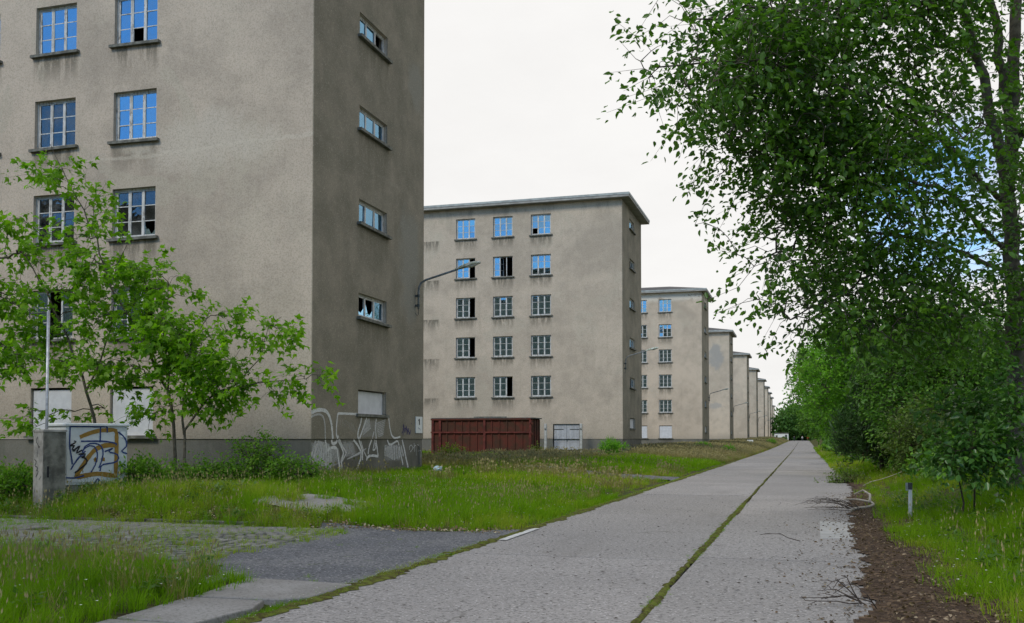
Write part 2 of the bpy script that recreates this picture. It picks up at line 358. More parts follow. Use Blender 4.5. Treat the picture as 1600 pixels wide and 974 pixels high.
M['twig'] = simple('dark_twig', (.065, .05, .04), .9, .4, 10); M['pale_stick'] = simple('barkless_branch', (.48, .43, .35), .85, .4, 6)
M['moss'] = simple('moss', (.12, .14, .025), 1, .6, 9, .03, 45, 0, .1, (.06, .05, .018))
def leafmat(name, a, b, c, trans=.45, gloss=.3, rough=.45, inst=False):
    """three leaf tones picked by a random tint stored per leaf (or per tuft)"""
    m, t = newmat(name); v = t.attr('tint', 'INSTANCER' if inst else 'GEOMETRY'); 
    if inst: v = t.m('ADD', t.m('MULTIPLY', v, .8), t.m('MULTIPLY', t.noise(t.pos(), 25, 1), .2))
    col = t.mix(t.step(v, 0, .55), a, b); col = t.mix(t.step(v, .6, 1), col, c)
    p = t.new('ShaderNodeBsdfPrincipled'); t.put(p.inputs['Base Color'], col); p.inputs['Roughness'].default_value = rough; p.inputs['Specular IOR Level'].default_value = gloss
    tr = t.new('ShaderNodeBsdfTranslucent'); t.put(tr.inputs[0], t.mix(1, col, (1.25, 1.5, .7), 'MULTIPLY'))
    x = t.new('ShaderNodeMixShader'); x.inputs[0].default_value = trans; t.link(p.outputs[0], x.inputs[1]); t.link(tr.outputs[0], x.inputs[2]); t.link(x.outputs[0], t.out.inputs[0]); return m

# ================================================================== SETTING
def axis(segs):
    out = []
    for a, b, s in segs: out += list(np.arange(a, b, s))
    return np.array(out+[segs[-1][1]])
gx = axis([(-1500, -300, 200), (-300, -60, 24), (-60, -22, 2), (-22, 8, .35), (8, 30, 2), (30, 300, 27), (300, 1500, 200)])
gy = axis([(-600, -60, 60), (-60, 0, 5), (0, 30, .35), (30, 100, 2), (100, 420, 10), (420, 3000, 200)])
GX, GY = np.meshgrid(gx, gy); V = np.stack([GX, GY, zg(GX, GY)], -1).reshape(-1, 3); nx, ny = len(gx), len(gy)
i, j = np.meshgrid(np.arange(nx-1), np.arange(ny-1)); q = (j*nx+i).ravel()
g = link('ground', mesh_np('ground', V, np.stack([q, q+1, q+nx+1, q+nx], 1), M['ground'], smooth=True)); tag(g, 'uneven weedy ground on both sides of the road', kind='structure')

def sheet(name, inside, x0, x1, y0, y1, res, zfun, mat, zoff, thick=0, parent=None):
    xs = np.arange(x0, x1+res, res); ys = np.arange(y0, y1+res, res); A, B = np.meshgrid(xs, ys)
    cx, cyy = (A[:-1, :-1]+A[1:, 1:])/2, (B[:-1, :-1]+B[1:, 1:])/2; keep = inside(cx, cyy)
    n = len(xs); jj, ii = np.nonzero(keep); q = jj*n+ii
    V = np.stack([A, B, zfun(A, B)+zoff], -1).reshape(-1, 3); F = np.stack([q, q+1, q+n+1, q+n], 1)
    u, inv = np.unique(F, return_inverse=True)
    return link(name, mesh_np(name, V[u], inv.reshape(-1, 4), mat, smooth=True), parent)

# road: bed plus two lanes of cast slabs with open joints
RL, RJ, RR = -4.68, -1.42, 1.75
ysl = np.arange(-9.9, 330, 7.72)
b = MB()
yr = list(np.arange(-12, 100, 8))+list(np.arange(100, 430, 12))+[412]
for a, c in zip(yr[:-1], yr[1:]):
    b.add([(RL+.02, a, rise(a)-.075), (RR-.02, a, rise(a)-.075), (RR-.02, c, rise(c)-.075), (RL+.02, c, rise(c)-.075)], [(0, 1, 2, 3)])
road = tag(b.build('road', M['moss']), 'straight concrete slab road with a mossy middle joint', kind='structure')
for y0 in ysl:
    for (x0, x1), off in (((RL, RJ-.035), 0), ((RJ+.035, RR), .35)):
        ya, yb = y0+off+random.uniform(-.05, .05), y0+off+7.72-.03; n = 10
        def ex(s):       # ragged arrises
            return s+random.uniform(-.018, .018)
        L = [(ex(x0) if k not in (0, n) else x0, ya+(yb-ya)*k/n) for k in range(n+1)]; Rr = [(ex(x1) if k not in (0, n) else x1, ya+(yb-ya)*k/n) for k in range(n+1)]
        dz = random.uniform(-.006, .006); mb = MB(); V = []
        for (lx, ly), (rx, ry) in zip(L, Rr):
            z = rise(ly)+dz; V += [(lx, ly, z-.12), (lx, ly, z-.012), (lx+.012, ly, z), (rx-.012, ry, z), (rx, ry, z-.012), (rx, ry, z-.12)]
        F = [(k*6+a+1, k*6+a, (k+1)*6+a, (k+1)*6+a+1) for k in range(n) for a in range(5)]+[(0, 1, 2, 3, 4, 5)[::-1], tuple(n*6+a for a in range(6))]
        V = [(x, y-y0, z) for x, y, z in V]; V = [(x, y, z) for x, y, z in V]
        mb.add(V, [f[::-1] for f in F]); mb.build('slab', M['road'], road, loc=(0, y0, 0))
farroad = MB(); 
for a, c in ((ysl[-1]+8.1, 380), (380, 412)):
    farroad.add([(RL, a, rise(a)), (RR, a, rise(a)), (RR, c, rise(c)), (RL, c, rise(c))], [(0, 1, 2, 3)])
farroad.build('far_surface', M['road'], road)
# moss filling the centre joint, a ragged low cushion
ym = np.arange(4, 150, .09); V = []; F = []
wd = .022+.036*np.clip(vn(ym, ym*0, .7)*1.7-.35, 0, 1)+.02*rng.random(len(ym)); wd[ym > 27] *= .55
for k, y in enumerate(ym):
    c0 = RJ+.015*math.sin(y*.9)+.012*rng.standard_normal(); z = rise(y)
    hh = .012+.02*rng.random(); wl = wd[k]*(.8+.5*rng.random()); wr = wd[k]*(.8+.5*rng.random())
    V += [(c0-wl, y, z-.002), (c0-wl*.4, y, z+hh), (c0+wr*.4, y, z+hh*rng.uniform(.6, 1.2)), (c0+wr, y, z-.002)]
    if k: F += [((k-1)*4+a, (k-1)*4+a+1, k*4+a+1, k*4+a) for a in range(3)]
ms = link('joint_moss', mesh_np('joint_moss', V, np.array(F), M['moss'], smooth=True), road); ms['kind'] = 'stuff'
Ve = []; Fe = []; ye = np.arange(4, 75, .1)
for k, y in enumerate(ye):      # moss and grit collecting along the left edge
    wl = .012+.13*np.clip(vn(y, y*0+5, 1.3)*1.9-.6, 0, 1)+.03*rng.random(); c0 = RL-.02+.03*rng.standard_normal(); hh = .014+.016*rng.random(); z = rise(y)
    Ve += [(c0-wl-.06, y, z-.05), (c0-wl*.5, y, z+hh), (c0+wl*.35, y, z+hh*.8), (c0+wl*.8+.02, y, z+.001)]
    if k: Fe += [((k-1)*4+a, (k-1)*4+a+1, k*4+a+1, k*4+a) for a in range(3)]
me_ = link('edge_moss', mesh_np('edge_moss', Ve, np.array(Fe), M['moss'], smooth=True), road); me_['kind'] = 'stuff'
# pale patch cast into the right lane, with a dark lip
pm = MB(); c = [onP for onP in ((.24, 16.7), (1.2, 16.8), (1.25, 19.9), (.28, 20.1))]
pm.add([(x, y, .012) for x, y in c]+[(x, y, -.05) for x, y in c], [(0, 1, 2, 3), (0, 4, 5, 1), (1, 5, 6, 2), (2, 6, 7, 3), (3, 7, 4, 0)])
pm.build('repair_patch', simple('patch_concrete', (.40, .395, .38), .9, .2, 2, .004), road)['label'] = 'pale square repair in the lane beside the leaf mould'
# remains of a white edge line
em = MB(); em.add([(-4.63, 15.0, .012), (-4.5, 15.0, .012), (-4.52, 17.1, .012), (-4.65, 17.1, .012)], [(0, 1, 2, 3)])
em.build('edge_line', simple('worn_white_line', (.62, .62, .6), .8, .35, 7), road)

# drive: asphalt apron, sett paving, kerb, path slabs
def apron_in(x, y):
    e = (vn(x, y, 2.2)-.5)*.5; return (x < -4.66) & (y > 9.75+.03*(-4.66-x)+e*.3) & (y < 15.9+.22*(x+4.7)*-.6+e*.4+.9*sm(x, -6, -4.7)) & (x > -7.6+(y-10)*-.05+e-(y > 13)*.4)
ap = tag(sheet('asphalt_apron', apron_in, -9, -4.66, 9.5, 17.6, .11, lambda x, y: zg(x, y)*sm(-x, 4.8, 5.4), M['asphalt'], .012), 'dark worn asphalt apron leading off the road', kind='structure')
bed = tag(sheet('cobbled_drive', lambda x, y: (y > 11.0+(vn(x, y, 1)-.5)*.5) & (y < 15.6), -17, -7.4, 10.6, 15.6, .25, zg, simple('mossy_bedding', (.06, .07, .025), 1, .5, 6, .01), .01), 'overgrown drive of small grey setts between grass verges', kind='structure')
setts = []
row = 0; y = 11.15
while y < 15.5:
    x = -16.6+random.uniform(0, .2); hy = .135
    while x < -7.5-random.uniform(0, .35):
        lx = random.uniform(.15, .22)
        if vn(x, y, .8) < .95 and y > 11.1+(vn(x, y, 1)-.5)*.5: setts.append((x+lx/2, y+hy/2, lx, hy))
        x += lx+.03
    y += hy+.03; row += 1
sm_protos = []
for k in range(5):
    mb = MB(); mb.cbox((-.5, -.5, -.06), (.5, .5, .022), .09); 
    mb.v = [(x+random.uniform(-.03, .03), y+random.uniform(-.04, .04), z+random.uniform(-.004, .004)) for x, y, z in mb.v]; sm_protos.append(mb.mesh('cobble', M['sett']))
setts.sort(key=lambda s: s[0]**2+s[1]**2)
vis = [s for s in setts if -60 < proj((s[0], s[1], .05))[0] < 1700]; near = vis[:300]; rest = vis[300:]+[s for s in setts if s not in set(vis)]
for s in near:
    o = link('cobble', random.choice(sm_protos), bed, (s[0], s[1], float(zg(s[0], s[1]))+.012+random.uniform(-.006, .006)), (random.uniform(-.04, .04), random.uniform(-.04, .04), random.uniform(-.05, .05))); o.scale = (s[2], s[3], 1)
mb = MB()
for s in rest:
    z = float(zg(s[0], s[1]))+random.uniform(-.006, .006); mb.cbox((s[0]-s[2]/2, s[1]-s[3]/2, z-.03), (s[0]+s[2]/2, s[1]+s[3]/2, z+.034), .014)
mb.build('farther_cobbles', M['sett'], bed)['kind'] = 'stuff'
kb = tag(link('kerb', None), 'low sunken concrete kerb along the far edge of the cobbled drive', kind='structure')
x = -17.
while x < -9.2:
    L = random.uniform(.92, 1.0); z = float(zg(x, 15.3)); mb = MB(); mb.cbox((0, -.06, -.2), (L, .06, .085), .015)
    mb.build('kerbstone', M['mossconcrete'], kb, loc=(x, 15.68+random.uniform(-.02, .02), z+random.uniform(-.02, .02))).rotation_euler = (random.uniform(-.05, .05), random.uniform(-.01, .01), random.uniform(-.015, .015)); x += L+.015
pth = tag(link('footpath', None), 'broken concrete footpath slabs sinking into grass', kind='structure')
def slabpoly(P, dz=.02):
    P = [(x, y) for x, y in P]; c = np.mean(P, 0); z0 = float(np.mean([zg(x, y) for x, y in P])); n = len(P)
    Q = [(x, y) for x, y in P]; ins = [(c[0]+(x-c[0])*.985, c[1]+(y-c[1])*.985) for x, y in P]
    zz_ = lambda x, y: float(zg(min(x, -5.3), min(y, 9.6) if y < 11 else y))*.8+dz+.005
    V = [(x, y, z0-.15) for x, y in Q]+[(x, y, zz_(x, y)-.01) for x, y in Q]+[(x, y, zz_(x, y)) for x, y in ins]
    F = [tuple(2*n+k for k in range(n))]+[(k, (k+1) % n, n+(k+1) % n, n+k) for k in range(n)]+[(n+k, n+(k+1) % n, 2*n+(k+1) % n, 2*n+k) for k in range(n)]
    MB().add(V, F).build('path_slab', M['slab'], pth)
slabpoly([(-5.78, 8.55), (-4.95, 8.72), (-4.72, 8.95), (-4.7, 9.85), (-5.3, 9.93), (-5.95, 9.8)], .02)
slabpoly([(-5.74, 7.35), (-5.0, 7.4), (-4.92, 8.2), (-5.05, 8.62), (-5.8, 8.48)], .02); slabpoly([(-5.7, 5.6), (-4.9, 5.6), (-4.95, 7.34), (-5.75, 7.28)], .02)
slabpoly([(-6.75, 9.2), (-6.05, 9.25), (-6.1, 10.0), (-6.8, 9.95)], .03)
0 and slabpoly([(-10.9, 18.2), (-9.2, 17.4), (-8.4, 17.2), (-7.9, 18.6), (-9.3, 20.4), (-10.4, 20.6)], .05); 0 and slabpoly([(-10.3, 20.9), (-9.0, 20.5), (-8.4, 22.2), (-9.9, 22.8)], .05)
for nm, lab, f_, bx in (('asphalt_patch', 'thin grey asphalt patch crossing the far verge beside the road', lambda x, y: (x > -9.6+vn(x, y, 1)*1.2) & (x < -4.66) & (np.abs(y-39.4-(vn(x, y, .6)-.5)*1.6) < 1.5), (-9.6, -4.6, 36, 43)),
                    ('overgrown_path', 'strip of bare path concrete between two clumps of verge grass', lambda x, y: (x < -8.2+(vn(x, y, 1.3)-.5)*.9) & (x > -10.1+(vn(x, y, 1.6)-.5)*.9) & (y < 19.2) & (y > 16.7), (-11, -7, 16.4, 19.4)),
                    ('gravel_patch', 'small bare gravel patch in the grass before the second block', lambda x, y: (((x+11)/1.9)**2+((y-40)/1.7)**2 < .5+vn(x, y, 1.1)), (-14, -8, 36, 44))):
    tag(sheet(nm, f_, *bx, .2, zg, M['asphalt'] if nm[0] == 'a' else M['slab'], .03), lab, kind='structure')
# leaf mould creeping over the right lane
def lit_edge(y): return .50+.034*np.clip(y-8.5, 0, 30)+(vn(y, y*0+3, .5)-.5)*.32+(vn(y, y*0+9, 2.5)-.5)*.22
def lit_in(x, y): return (x > lit_edge(y)+(vn(x, y, 3.)-.5)*.22) & (x < 3.4)
def lit_z(x, y): return np.where(x < 1.9, rise(y)+.008+.035*sm(x-lit_edge(y), 0, .5), np.maximum(zg(x, y), rise(y)+.03))
tag(sheet('leaf_mould', lit_in, -.2, 3.4, 4, 62, .05, lit_z, M['litter'], .012), 'brown leaf mould banked along the road edge under the trees', kind='structure')

# ================================================================== APARTMENT BLOCKS
ST = 3.16; WH = 1.62; WW = 1.62; TOP = lambda k: 3.27 if k == 0 else 3.36+ST*k-.02
def wall_holes(mb, org, du, L, z0, z1, holes, nrm, depth):
    """rectangular wall from org along du, with reveals running inwards (-nrm)"""
    org = np.array(org, float); du = np.array(du, float); nrm = np.array(nrm, float)
    us = sorted({0, L, *[h[0] for h in holes], *[h[1] for h in holes]}); zs = sorted({z0, z1, *[h[2] for h in holes], *[h[3] for h in holes]})
    P = lambda u, z, dd=0: org+du*u+np.array([0, 0, z])-nrm*dd
    for a, c in zip(us[:-1], us[1:]):
        run = None
        for e, f_ in zip(zs[:-1], zs[1:]):
            if any(h[0] <= a and c <= h[1] and h[2] <= e and f_ <= h[3] for h in holes): continue
            mb.add([P(a, e), P(c, e), P(c, f_), P(a, f_)], [(0, 1, 2, 3)])
    for u0, u1, a, c in holes:
        for p, q in (((u0, a), (u1, a)), ((u1, a), (u1, c)), ((u1, c), (u0, c)), ((u0, c), (u0, a))):
            mb.add([P(*p), P(*q), P(*q, depth), P(*p, depth)], [(0, 3, 2, 1)])
# window pieces, in opening coordinates: x 0..w, z 0..h, y inwards
def frame_mesh(w, h, n, fd=.07):
    mb = MB(); f_ = .055
    mb.box((0, 0, 0), (f_, fd, h)); mb.box((w-f_, 0, 0), (w, fd, h)); mb.box((f_, 0, h-f_), (w-f_, fd, h)); mb.box((f_, 0, 0), (w-f_, fd, f_))
    for k in range(1, n): x = w*k/n; mb.box((x-.03, .004, f_), (x+.03, fd-.004, h-f_))
    return mb
def casement_mesh(w, h, rows, s=.045, mu=.028):
    mb = MB(); d = .05
    mb.box((0, 0, 0), (s, d, h)); mb.box((w-s, 0, 0), (w, d, h)); mb.box((s, .002, 0), (w-s, d-.002, s*1.25)); mb.box((s, .002, h-s), (w-s, d-.002, h))
    for k in range(1, rows): z = h*k/rows; mb.box((s, .006, z-mu/2), (w-s, d-.006, z+mu/2))
    return mb
CW = (WW-.11)/3-.02; CH = WH-.12
FRAME = frame_mesh(WW, WH, 3).mesh('window', M['paint']); CASE = casement_mesh(CW, CH, 3).mesh('casement', M['paint'])
PW, PH = CW-.09, CH/3-.03
PANE = MB().box((0, 0, 0), (PW, .004, PH)).mesh('pane', M['glass'])
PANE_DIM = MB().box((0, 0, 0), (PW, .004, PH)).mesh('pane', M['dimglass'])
SILL = MB().box((-.13, -.13, -.09), (WW+.13, .12, -.002)).mesh('sill', M['sill']); 
BOARD = MB().box((.03, 0, .01), (WW-.03, .02, WH-.12)).mesh('window_board', M['sheet_board'])
EW, EH = 2.3, .80; ECW = (EW-.11)/3-.02; ECH = EH-.12
EFRAME = frame_mesh(EW, EH, 3).mesh('window', M['paint']); ECASE = casement_mesh(ECW, ECH, 1).mesh('casement', M['paint'])
EPANE = MB().box((0, 0, 0), (ECW-.09, .004, ECH-.1)).mesh('pane', M['glass']); ESILL = MB().box((-.15, -.15, -.10), (EW+.15, .15, -.002)).mesh('sill', M['sill'])
EBOARD = MB().box((.03, 0, .01), (EW-.03, .02, EH-.04)).mesh('window_board', M['sheet_board'])
JAG = {}
def jagged(w, h, seed):        # what is left of a smashed pane
    r_ = random.Random(seed); pts = [(0, 0), (0, h*r_.uniform(.5, .95)), (w*.18, h*r_.uniform(.3, .7)), (w*.35, h*r_.uniform(.2, .5)), (w*.6, h*.12), (w*.8, h*r_.uniform(.1, .3)), (w, h*r_.uniform(.2, .6)), (w, 0)]
    V = [(x, 0, z) for x, z in pts]+[(x, .004, z) for x, z in pts]; n = len(pts)
    return MB().add(V, [tuple(range(n)), tuple(range(2*n-1, n-1, -1))]+[(k, n+k, n+(k+1) % n, (k+1) % n) for k in range(n)]).mesh('pane', M['glass'])
def put_window(parent, loc, rz, end=False, missing=(), opened=(), broken=(), gone=(), dim=False, seed=0, board=False):
    r_ = random.Random(seed)
    fr, cs, pn, si, cw, ch, rows, W, H = (EFRAME, ECASE, EPANE, ESILL, ECW, ECH, 1, EW, EH) if end else (FRAME, CASE, PANE, SILL, CW, CH, 3, WW, WH)
    if board:
        bo = link('window_board', EBOARD if end else BOARD, parent, loc, (0, 0, rz)); s = link('sill', si, bo, (0, -.12 if not end else -.05, 0)); return bo
    win = link('window', fr, parent, loc, (0, 0, rz)); link('sill', si, win, (0, -.13, 0), (0, r_.uniform(-.012, .012), 0))
    cell = (W-.11)/3
    for k in range(3):
        if k in missing: continue
        x = .055+cell*k+(.01); ang = dict(opened).get(k, 0)
        hx = x if ang >= 0 else x+cw
        c = link('casement', cs, win, (hx if ang >= 0 else x, .012, .06), (0, 0, ang))
        if ang < 0: c.location = (x+cw-cw*math.cos(ang), .012-cw*math.sin(ang), .06)
        ca, sa = math.cos(ang), math.sin(ang); ox, oy = c.location.x, c.location.y
        for rr in range(rows):
            if (k, rr) in gone: continue
            ph = PH if not end else ECH-.1; z = .06+(CH/3*rr+.02 if not end else .055); lx = .045
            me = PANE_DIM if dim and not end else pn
            if (k, rr) in broken:
                key = (end, r_.randint(0, 3))
                if key not in JAG: JAG[key] = jagged(PW if not end else ECW-.09, ph, r_.random())
                me = JAG[key]
            link('pane', me, win, (ox+lx*ca-.02*sa, oy+lx*sa+.02*ca, z), (r_.gauss(0, .016), 0, ang+r_.gauss(0, .016)))
    return win

def make_block(idx, label, corner, length=46., s0=5.57, cols=0, tone=(1, 1, 1), patch=.5, states={}, endstates={}, depth=9.1, ends=True, door=None, boards=True, back=False, groundcols=None, **pk):
    root = thing('apartment_block', label, 'building', (corner[0], corner[1], 0), 0, 'apartment blocks standing in a row')
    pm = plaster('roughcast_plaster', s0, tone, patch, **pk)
    zt = 19.92; holes = []; eh = []
    for c in range(cols):
        for k in range(6):
            if k == 0 and groundcols is not None and c not in groundcols: continue
            u0 = s0+c*3.1; holes.append((length-u0-WW, length-u0, TOP(k)-WH+(.05 if k == 0 else 0), TOP(k)))
    if door: holes.append((length-door[1], length-door[0], 1.6, door[2]))
    if ends: eh = [(3.22, 3.22+EW, TOP(k)-EH-.03, TOP(k)-.03) for k in range(6)]
    mb = MB(); Z0 = 1.6
    wall_holes(mb, (-length, 0, 0), (1, 0, 0), length, Z0, zt, holes, (0, -1, 0), .34)
    wall_holes(mb, (0, 0, 0), (0, 1, 0), depth, Z0, zt, eh, (1, 0, 0), .34)
    mb.add([(0, depth, Z0), (-length, depth, Z0), (-length, depth, zt), (0, depth, zt)], [(0, 1, 2, 3)])
    mb.add([(-length, depth, Z0), (-length, 0, Z0), (-length, 0, zt), (-length, depth, zt)], [(0, 1, 2, 3)])
    mb.add([(-length, 0, Z0), (0, 0, Z0), (0, depth, Z0), (-length, depth, Z0)], [(0, 3, 2, 1)])
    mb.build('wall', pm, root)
    if cols or ends:
        im = MB(); ln = s0+cols*3.1+1.5 if cols else 6
        for k in range(1, 7): im.box((-ln, .36, TOP(k)-WH-1.05 if k < 6 else zt-.2), (-.36, depth-.3, (TOP(k)-WH-.85) if k < 6 else zt-.1))
        im.box((-ln, 5.8, 1.7), (-6, 5.9, zt-.3)); im.box((-6.1, .37, 1.7), (-6.02, 5.8, zt-.3)) if False else None
        im.box((-5.4, .4, 1.7), (-5.25, 5.75, zt-.3))
        for c in range(1, cols): im.box((-(s0+c*3.1-.8), .4, 1.7), (-(s0+c*3.1-.7), 5.78, zt-.3))
        im.build('inner_walls', M['room'], root)
    p = MB(); r = .035
    if door:
        a, c_, tz = door
        p.box((-length+r, r, -.6), (-c_, depth-r, 1.6)); p.box((-a, r, -.6), (-r, depth-r, 1.6))
    else: p.box((-length+r, r, -.6), (-r, depth-r, 1.596))
    p.build('plinth', M['plinth'], root)
    o = .62; e = MB(); e.box((-length-o, -o, zt), (o, depth+o, zt+.16)); ea = e.build('eaves', M['eaves'], root)
    f_ = MB(); f_.box((-length-o-.03, -o-.03, zt+.165), (o+.03, depth+o+.03, zt+.33)); f_.build('fascia', M['fascia'], ea)
    rf = MB(); a = o-.08; hh = 1.15; zz = zt+.335
    rf.add([(-length-a, -a, zz), (a, -a, zz), (a, depth+a, zz), (-length-a, depth+a, zz), (-length+depth/2, depth/2, zz+hh), (-depth/2, depth/2, zz+hh)], [(0, 1, 5, 4), (1, 2, 5), (2, 3, 4, 5), (3, 0, 4), (3, 2, 1, 0)]); rf.build('roof', M['roof'], root)
    for c in range(cols):
        for k in range(6):
            if k == 0 and groundcols is not None and c not in groundcols: continue
            st = states.get((c, k), {}); bd = k == 0 and boards
            put_window(root, (-(s0+c*3.1)-WW, .13 if not bd else .10, TOP(k)-WH+(.05 if k == 0 else 0)), 0, seed=idx*100+c*10+k, board=bd, **st)
    if ends:
        for k in range(6): put_window(root, (-.13, 3.22, TOP(k)-EH-.03), R(90), end=True, seed=idx*100+77+k, board=(k == 0 and boards), **endstates.get(k, {}))
    return root
B1 = (-14.18, 26.9)
b1 = make_block(1, 'nearest grey roughcast block with white sprayed graffiti on its road end', B1, 44, 5.57, 3, (1, 1, 1), .55,
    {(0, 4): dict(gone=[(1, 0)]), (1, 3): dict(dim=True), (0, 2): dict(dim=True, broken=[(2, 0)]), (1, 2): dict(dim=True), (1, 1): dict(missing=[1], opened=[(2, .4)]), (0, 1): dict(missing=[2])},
    {1: dict(broken=[(0, 0), (1, 0)]), 4: dict(gone=[(2, 0)])}, patches=[('end', 7.7, 8.2, 1.2, 2.2, (.24, .235, .20), .8), ('end', 8.2, 15.2, .7, 1.0, (.26, .25, .21), .8), ('front', -3.6, 10.9, 2.6, 1.1, (.55, .49, .40), .7), ('front', -6.4, 11.0, .9, .35, (.60, .54, .44), .6), ('front', -2, 4.8, 3.5, 1.6, (.38, .33, .25), .5)], crack=True)
B2 = (-13.12, 74.4)
b2 = make_block(2, 'second block in the row, rusty container and grey double door at its foot', B2, 44, 5.6, 3, (1.03, 1.02, 1.0), .35,
    {(2, 4): dict(missing=[2]), (1, 4): dict(missing=[2], opened=[(1, 1.25)]), (0, 5): dict(gone=[(0, 0)]), (2, 3): dict(missing=[2]), (2, 2): dict(missing=[2]), (1, 1): dict(missing=[2]), (2, 5): {}},
    {k: dict(missing=[1]) if k in (1, 4) else {} for k in range(1, 6)}, door=(3.35, 5.45, 2.75), groundcols=())
B3 = (-12.02, 124.5)
b3 = make_block(3, 'third block, pale plaster flaking under its eaves, one whole window column in view', B3, 40, 3.75, 3, (1.1, 1.08, 1.05), .2, flake=.9)
labs = ['fourth block, front bare of windows, large grey repaired plaster patch', 'fifth block in the row, narrow pale windowless front', 'sixth block in the row, greyer than its neighbours',
        'seventh block in the row, thin pale strip beyond the sixth', 'eighth block in the row, thin strip beyond the seventh', 'ninth block in the row, very narrow far strip', 'tenth block in the row, last but one at the far end', 'last and lowest looking block at the far end of the row']
Ys = [173.5, 222, 270.5, 319, 364, 410, 458, 575]; xs_ = [1140.3, 1167.4, 1182, 1193.4, 1199.5, 1203.2, 1206.2, 1209.5]; blocks = [b1, b2, b3]; corners = [B1, B2, B3]
for k, (yy, xx) in enumerate(zip(Ys, xs_)):
    cX = float(onY(xx, 640, yy)[0]); corners.append((cX, yy)); tn = (1.15, 1.14, .98, 1.1, 1.12, 1.08, 1.1, 1.1)[k]
    blocks.append(make_block(4+k, labs[k], (cX, yy), 36, 5.6, 0, (tn, tn, tn*.98), 0. if k == 0 else .4, ends=True, **(dict(patches=[('front', -2.3, 15.8, 1.5, 2.2, (.35, .335, .305), .95), ('front', -2.6, 7.2, 1.6, .6, (.36, .35, .33), .7)]) if k == 0 else {})))
make_block(40, 'block standing behind the viewpoint, seen only mirrored in window glass', (-14.4, -18.2), 75, 5.6, 0, ends=False)

# ---- block 1: graffiti, number plate
def ribbon(mb_v, mb_f, tt, pts, wd, plane, alpha=1.):
    """flat painted stroke following pts on a plane function"""
    P = [np.array(plane(*p)) for p in pts]; Q = []
    for a, c in zip(P[:-1], P[1:]):
        n = max(1, int(np.linalg.norm(c-a)/.12)); Q += [a+(c-a)*k/n for k in range(n)]
    Q.append(P[-1]); Q = np.array(Q); o = len(mb_v)
    return Q
def strokes(name, mat, parent, data, plane, nrm, off):
    V = []; F = []; T = []; nrm = np.array(nrm, float)
    for pts, wd, al in data:
        P = [np.array(plane(*p), float) for p in pts]; Q = [P[0]]
        for a, c in zip(P[:-1], P[1:]):
            n = max(1, int(np.linalg.norm(c-a)/.07)); Q += [a+(c-a)*k/n for k in range(1, n+1)]
        # one smoothing pass keeps hand-drawn corners soft
        Q = np.array(Q)
        if len(Q) > 4: Q[1:-1] = Q[1:-1]*.5+(Q[:-2]+Q[2:])*.25
        o = len(V); off2 = off+random.random()*.002
        for k, p in enumerate(Q):
            tn = Q[min(k+1, len(Q)-1)]-Q[max(k-1, 0)]; s_ = np.cross(nrm, tn); s_ /= np.linalg.norm(s_)+1e-9
            w2 = wd/2*random.uniform(.85, 1.1); V += [p+s_*w2+nrm*off2, p-s_*w2+nrm*off2]; T += [al, al]
            if k: F.append((o+2*k-2, o+2*k-1, o+2*k+1, o+2*k))
    return link(name, mesh_np(name, V, np.array(F), mat, attr=T), parent)
XE = B1[0]; zoomA = lambda x, y: onX(480+x/6.955, 620+y/6.955, XE)
def gplane(x, y):
    p = zoomA(x, y) if y < 464 else onX(480+x/6.955, 620+y/6.955, XE-.035); return p-np.array([B1[0], B1[1], 0])
G = []
def gs(pts, wd=.05, al=.9): G.append((pts, wd*1.7, min(1, al*1.4)))
gs([(42, 175), (90, 150), (150, 142), (205, 155), (240, 210), (262, 290), (272, 390), (276, 458)], .07); gs([(40, 220), (90, 195), (140, 190), (175, 220), (192, 300), (195, 458)], .04, .45)
gs([(545, 190), (430, 186), (330, 182), (318, 300), (315, 420), (334, 458)], .045, .75); gs([(195, 470), (205, 540), (214, 585)], .05); gs([(214, 585), (250, 560), (290, 548), (320, 560), (330, 640), (350, 760), (358, 850)], .06)
gs([(262, 470), (266, 515), (320, 500), (322, 470)], .06); gs([(334, 470), (372, 550), (395, 610), (370, 690), (376, 790)], .05); gs([(330, 420), (380, 540), (425, 610), (378, 700)], .04, .6)
gs([(590, 230), (580, 290), (555, 360), (545, 440), (560, 458)], .05); gs([(645, 230), (620, 310), (590, 390), (565, 458)], .055); gs([(500, 470), (550, 530), (585, 600), (580, 680), (530, 800)], .05); gs([(560, 470), (600, 590), (598, 690)], .05)
gs([(750, 240), (738, 330), (745, 400), (748, 458)], .045); gs([(745, 470), (755, 540), (770, 650)], .05); gs([(725, 380), (705, 458)], .03, .6); gs([(700, 470), (672, 540), (660, 625)], .045); gs([(730, 470), (722, 540), (708, 585), (738, 575), (742, 500)], .035, 1.)
gs([(640, 690), (665, 645), (720, 640), (772, 650)], .05); gs([(885, 230), (895, 330), (915, 420), (945, 452), (985, 445), (1010, 435)], .045); gs([(870, 470), (885, 520), (915, 520), (960, 490), (985, 480), (1010, 600), (1040, 740)], .045, .8)
gs([(1030, 470), (1052, 560), (1070, 660), (1095, 770)], .06, 1.); gs([(610, 845), (680, 828)], .03, .6); gs([(580, 480), (612, 590), (650, 670)], .03, .6)
jt = lambda a: a+random.uniform(-7, 7)
for k in range(10): gs([(jt(60+k*12), jt(500)), (jt(80+k*12), jt(760))], .16, .16)
for k in range(8): gs([(jt(380+k*14), jt(500)), (jt(420+k*14), jt(640))], .16, .15)
for k in range(8): gs([(jt(850+k*20), jt(530)), (jt(860+k*22), jt(690))], .16, .15)
for k in range(6): gs([(jt(620+k*35), jt(260)), (jt(600+k*40), jt(440))], .16, .13)
for k in range(22): x = jt(50)+k*8; gs([(x+40, jt(480)+k*3), (x-30+k*4, jt(700)+k*5)], .02, .6)
